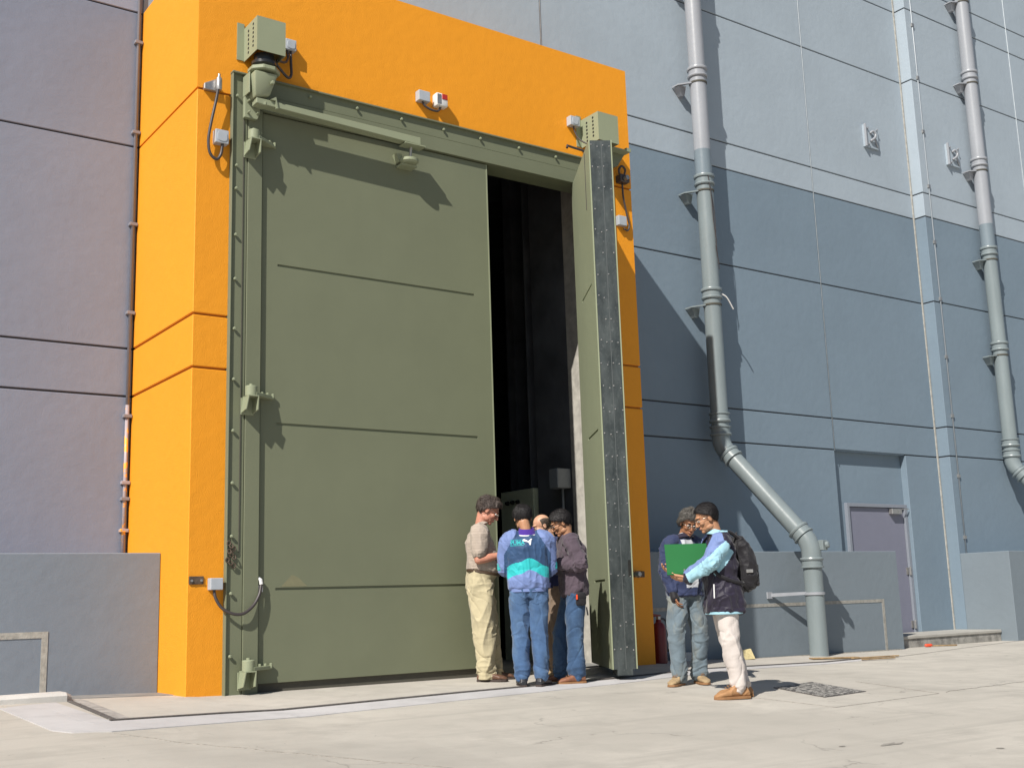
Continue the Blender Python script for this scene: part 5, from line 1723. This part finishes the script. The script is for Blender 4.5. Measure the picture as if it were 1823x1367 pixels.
p.top('shell_jacket', .74, jk, (.090, .072, .058), [C_BLACKJ, C_SKY, C_PERI], bz(p.J), .010, seed=51, cuffL=.95, cuffR=.95)
p.band('hem_band', C_SKY, .745, .024, .198, .158, .172)
p.collar(C_SKY, .066, .095, .048, 16, z=-.01)
p.trousers(C_CREAM, .98, (.102, .092, .080), .0085, seed=53, cut=.82, bottom=.055)
p.shoes(L_TAN, SOLE_T, 1.18, True)
p.hair(HAIR_BLACK, lambda x, y, z: np.minimum(z - np.interp(y, [-.12, -.06, -.035, -.005, .02, .06, .10], [-.085, -.07, -.03, .014, .028, .062, .088]) - .008, .04), .014, .008, 46, 19, .45, .030, 2000)
p.glasses(.0016, True)
bp_ = p
MB().tube([(-.165, .12, .98), (-.172, .125, .86)], .006, 6).build('zip_pull', C_WHITE, p.o)
# backpack
bk = thing('backpack', 'slim black backpack worn on the back of the young man in cream trousers', 'backpack')
bk.location = p.root_loc
bk.rotation_euler = (0, 0, p.rotz)
mb = MB()
rings = []
for z, hw, y0, y1 in ((.925, .10, -.17, -.23), (.95, .135, -.155, -.285), (1.02, .15, -.14, -.315), (1.12, .152, -.13, -.315), (1.22, .150, -.13, -.29), (1.31, .135, -.125, -.25), (1.37, .105, -.12, -.205), (1.395, .06, -.12, -.17)):
    c = Vector((0, (y0 + y1) / 2, z))
    rings.append((c, hw, (y0 - y1) / 2, (y0 - y1) / 2))
loft(mb, rings, 28, .75)
me = remesh(mb, .006, 4)
displace(me, lambda c: ridge(c * 12, 5) * .006 + ridge(c * 26, 8) * .003)
me.materials.append(M['bag'])
link('main_bag', me, bk, True)
mb = MB()
loft(mb, [((0, -.29, z), hw, .04, .03) for z, hw in ((.955, .09), (.97, .115), (1.06, .118), (1.13, .10), (1.15, .07))], 20, .7)
me = remesh(mb, .006, 3)
displace(me, lambda c: ridge(c * 22, 9) * .004)
me.materials.append(M['bag'])
link('front_pocket', me, bk, True)
for q in (-1, 1):
    MB().tube(spline([(q * .085, -.16, 1.365), (q * .105, -.06, 1.432), (q * .13, .05, 1.41), (q * .15, .125, 1.32), (q * .165, .14, 1.2), (q * .18, .10, 1.08), (q * .185, -.02, 1.01), (q * .15, -.15, .98)], 5), .016, 8).build('shoulder_strap', M['bag'], bk, smooth=True)
    MB().box(q * .155 - .012, q * .155 + .012, -.24, -.18, 1.07, 1.10).build('buckle', M['steel'], bk, bevel=.003)
MB().tube(spline([(-.03, -.15, 1.39), (0, -.16, 1.43), (.03, -.15, 1.39)], 5), .008, 6).build('haul_loop', M['bag'], bk, smooth=True)

# the green folder, open towards the two readers
M['green'] = plain('green_board', (.004, .125, .024), .5, var=.04, scale=6)
gf = thing('green_folder', 'open green folder held up between the two readers by the drainpipe', 'folder')
c = p.w2((-.06, .335, 1.20))
gf.location = c
gf.rotation_euler = (R(-14), 0, math.atan2(IR.y, IR.x) + R(4))
MB().box(-.175, .205, -.004, .0, -.12, .145).build('cover', M['green'], gf, bevel=.002)
MB().box(-.170, .20, .0008, .012, -.115, .138).build('sheets', M['paper'], gf, bevel=.001)
MB().box(-.175, .205, -.012, .014, -.132, -.121).build('spine', M['green'], gf, bevel=.002)
MB().tube([(-.02, -.004, -.10), (-.02, -.012, -.085)], .008, 8).build('finger_ring', M['steel'], gf)
# papers held by the group at the gate
for P_, q, lb in ((polo, (.03, .40, 1.285), 'white sheet of paper in the hands of the man in the polo shirt'), (plum, (-.02, .34, 1.16), 'white sheet of paper in the hands of the man in the plum sweatshirt')):
    pp = MB()
    n = 6
    for i in range(n + 1):
        pass
    rings = [[(-.10, .15 * u - .075, .012 * math.sin(u * 3)), (.10, .15 * u - .075, .012 * math.sin(u * 3 + .4)), (.10, .15 * u - .075, .012 * math.sin(u * 3 + .4) - .0012), (-.10, .15 * u - .075, .012 * math.sin(u * 3) - .0012)] for u in [k / n for k in range(n + 1)]]
    pp.rings(rings)
    o_ = pp.build('paper_sheet', M['paper'])
    o_.location = P_.w2(q)
    o_.rotation_euler = (R(22), R(6), P_.rotz)
    tag(o_, lb, 'paper')
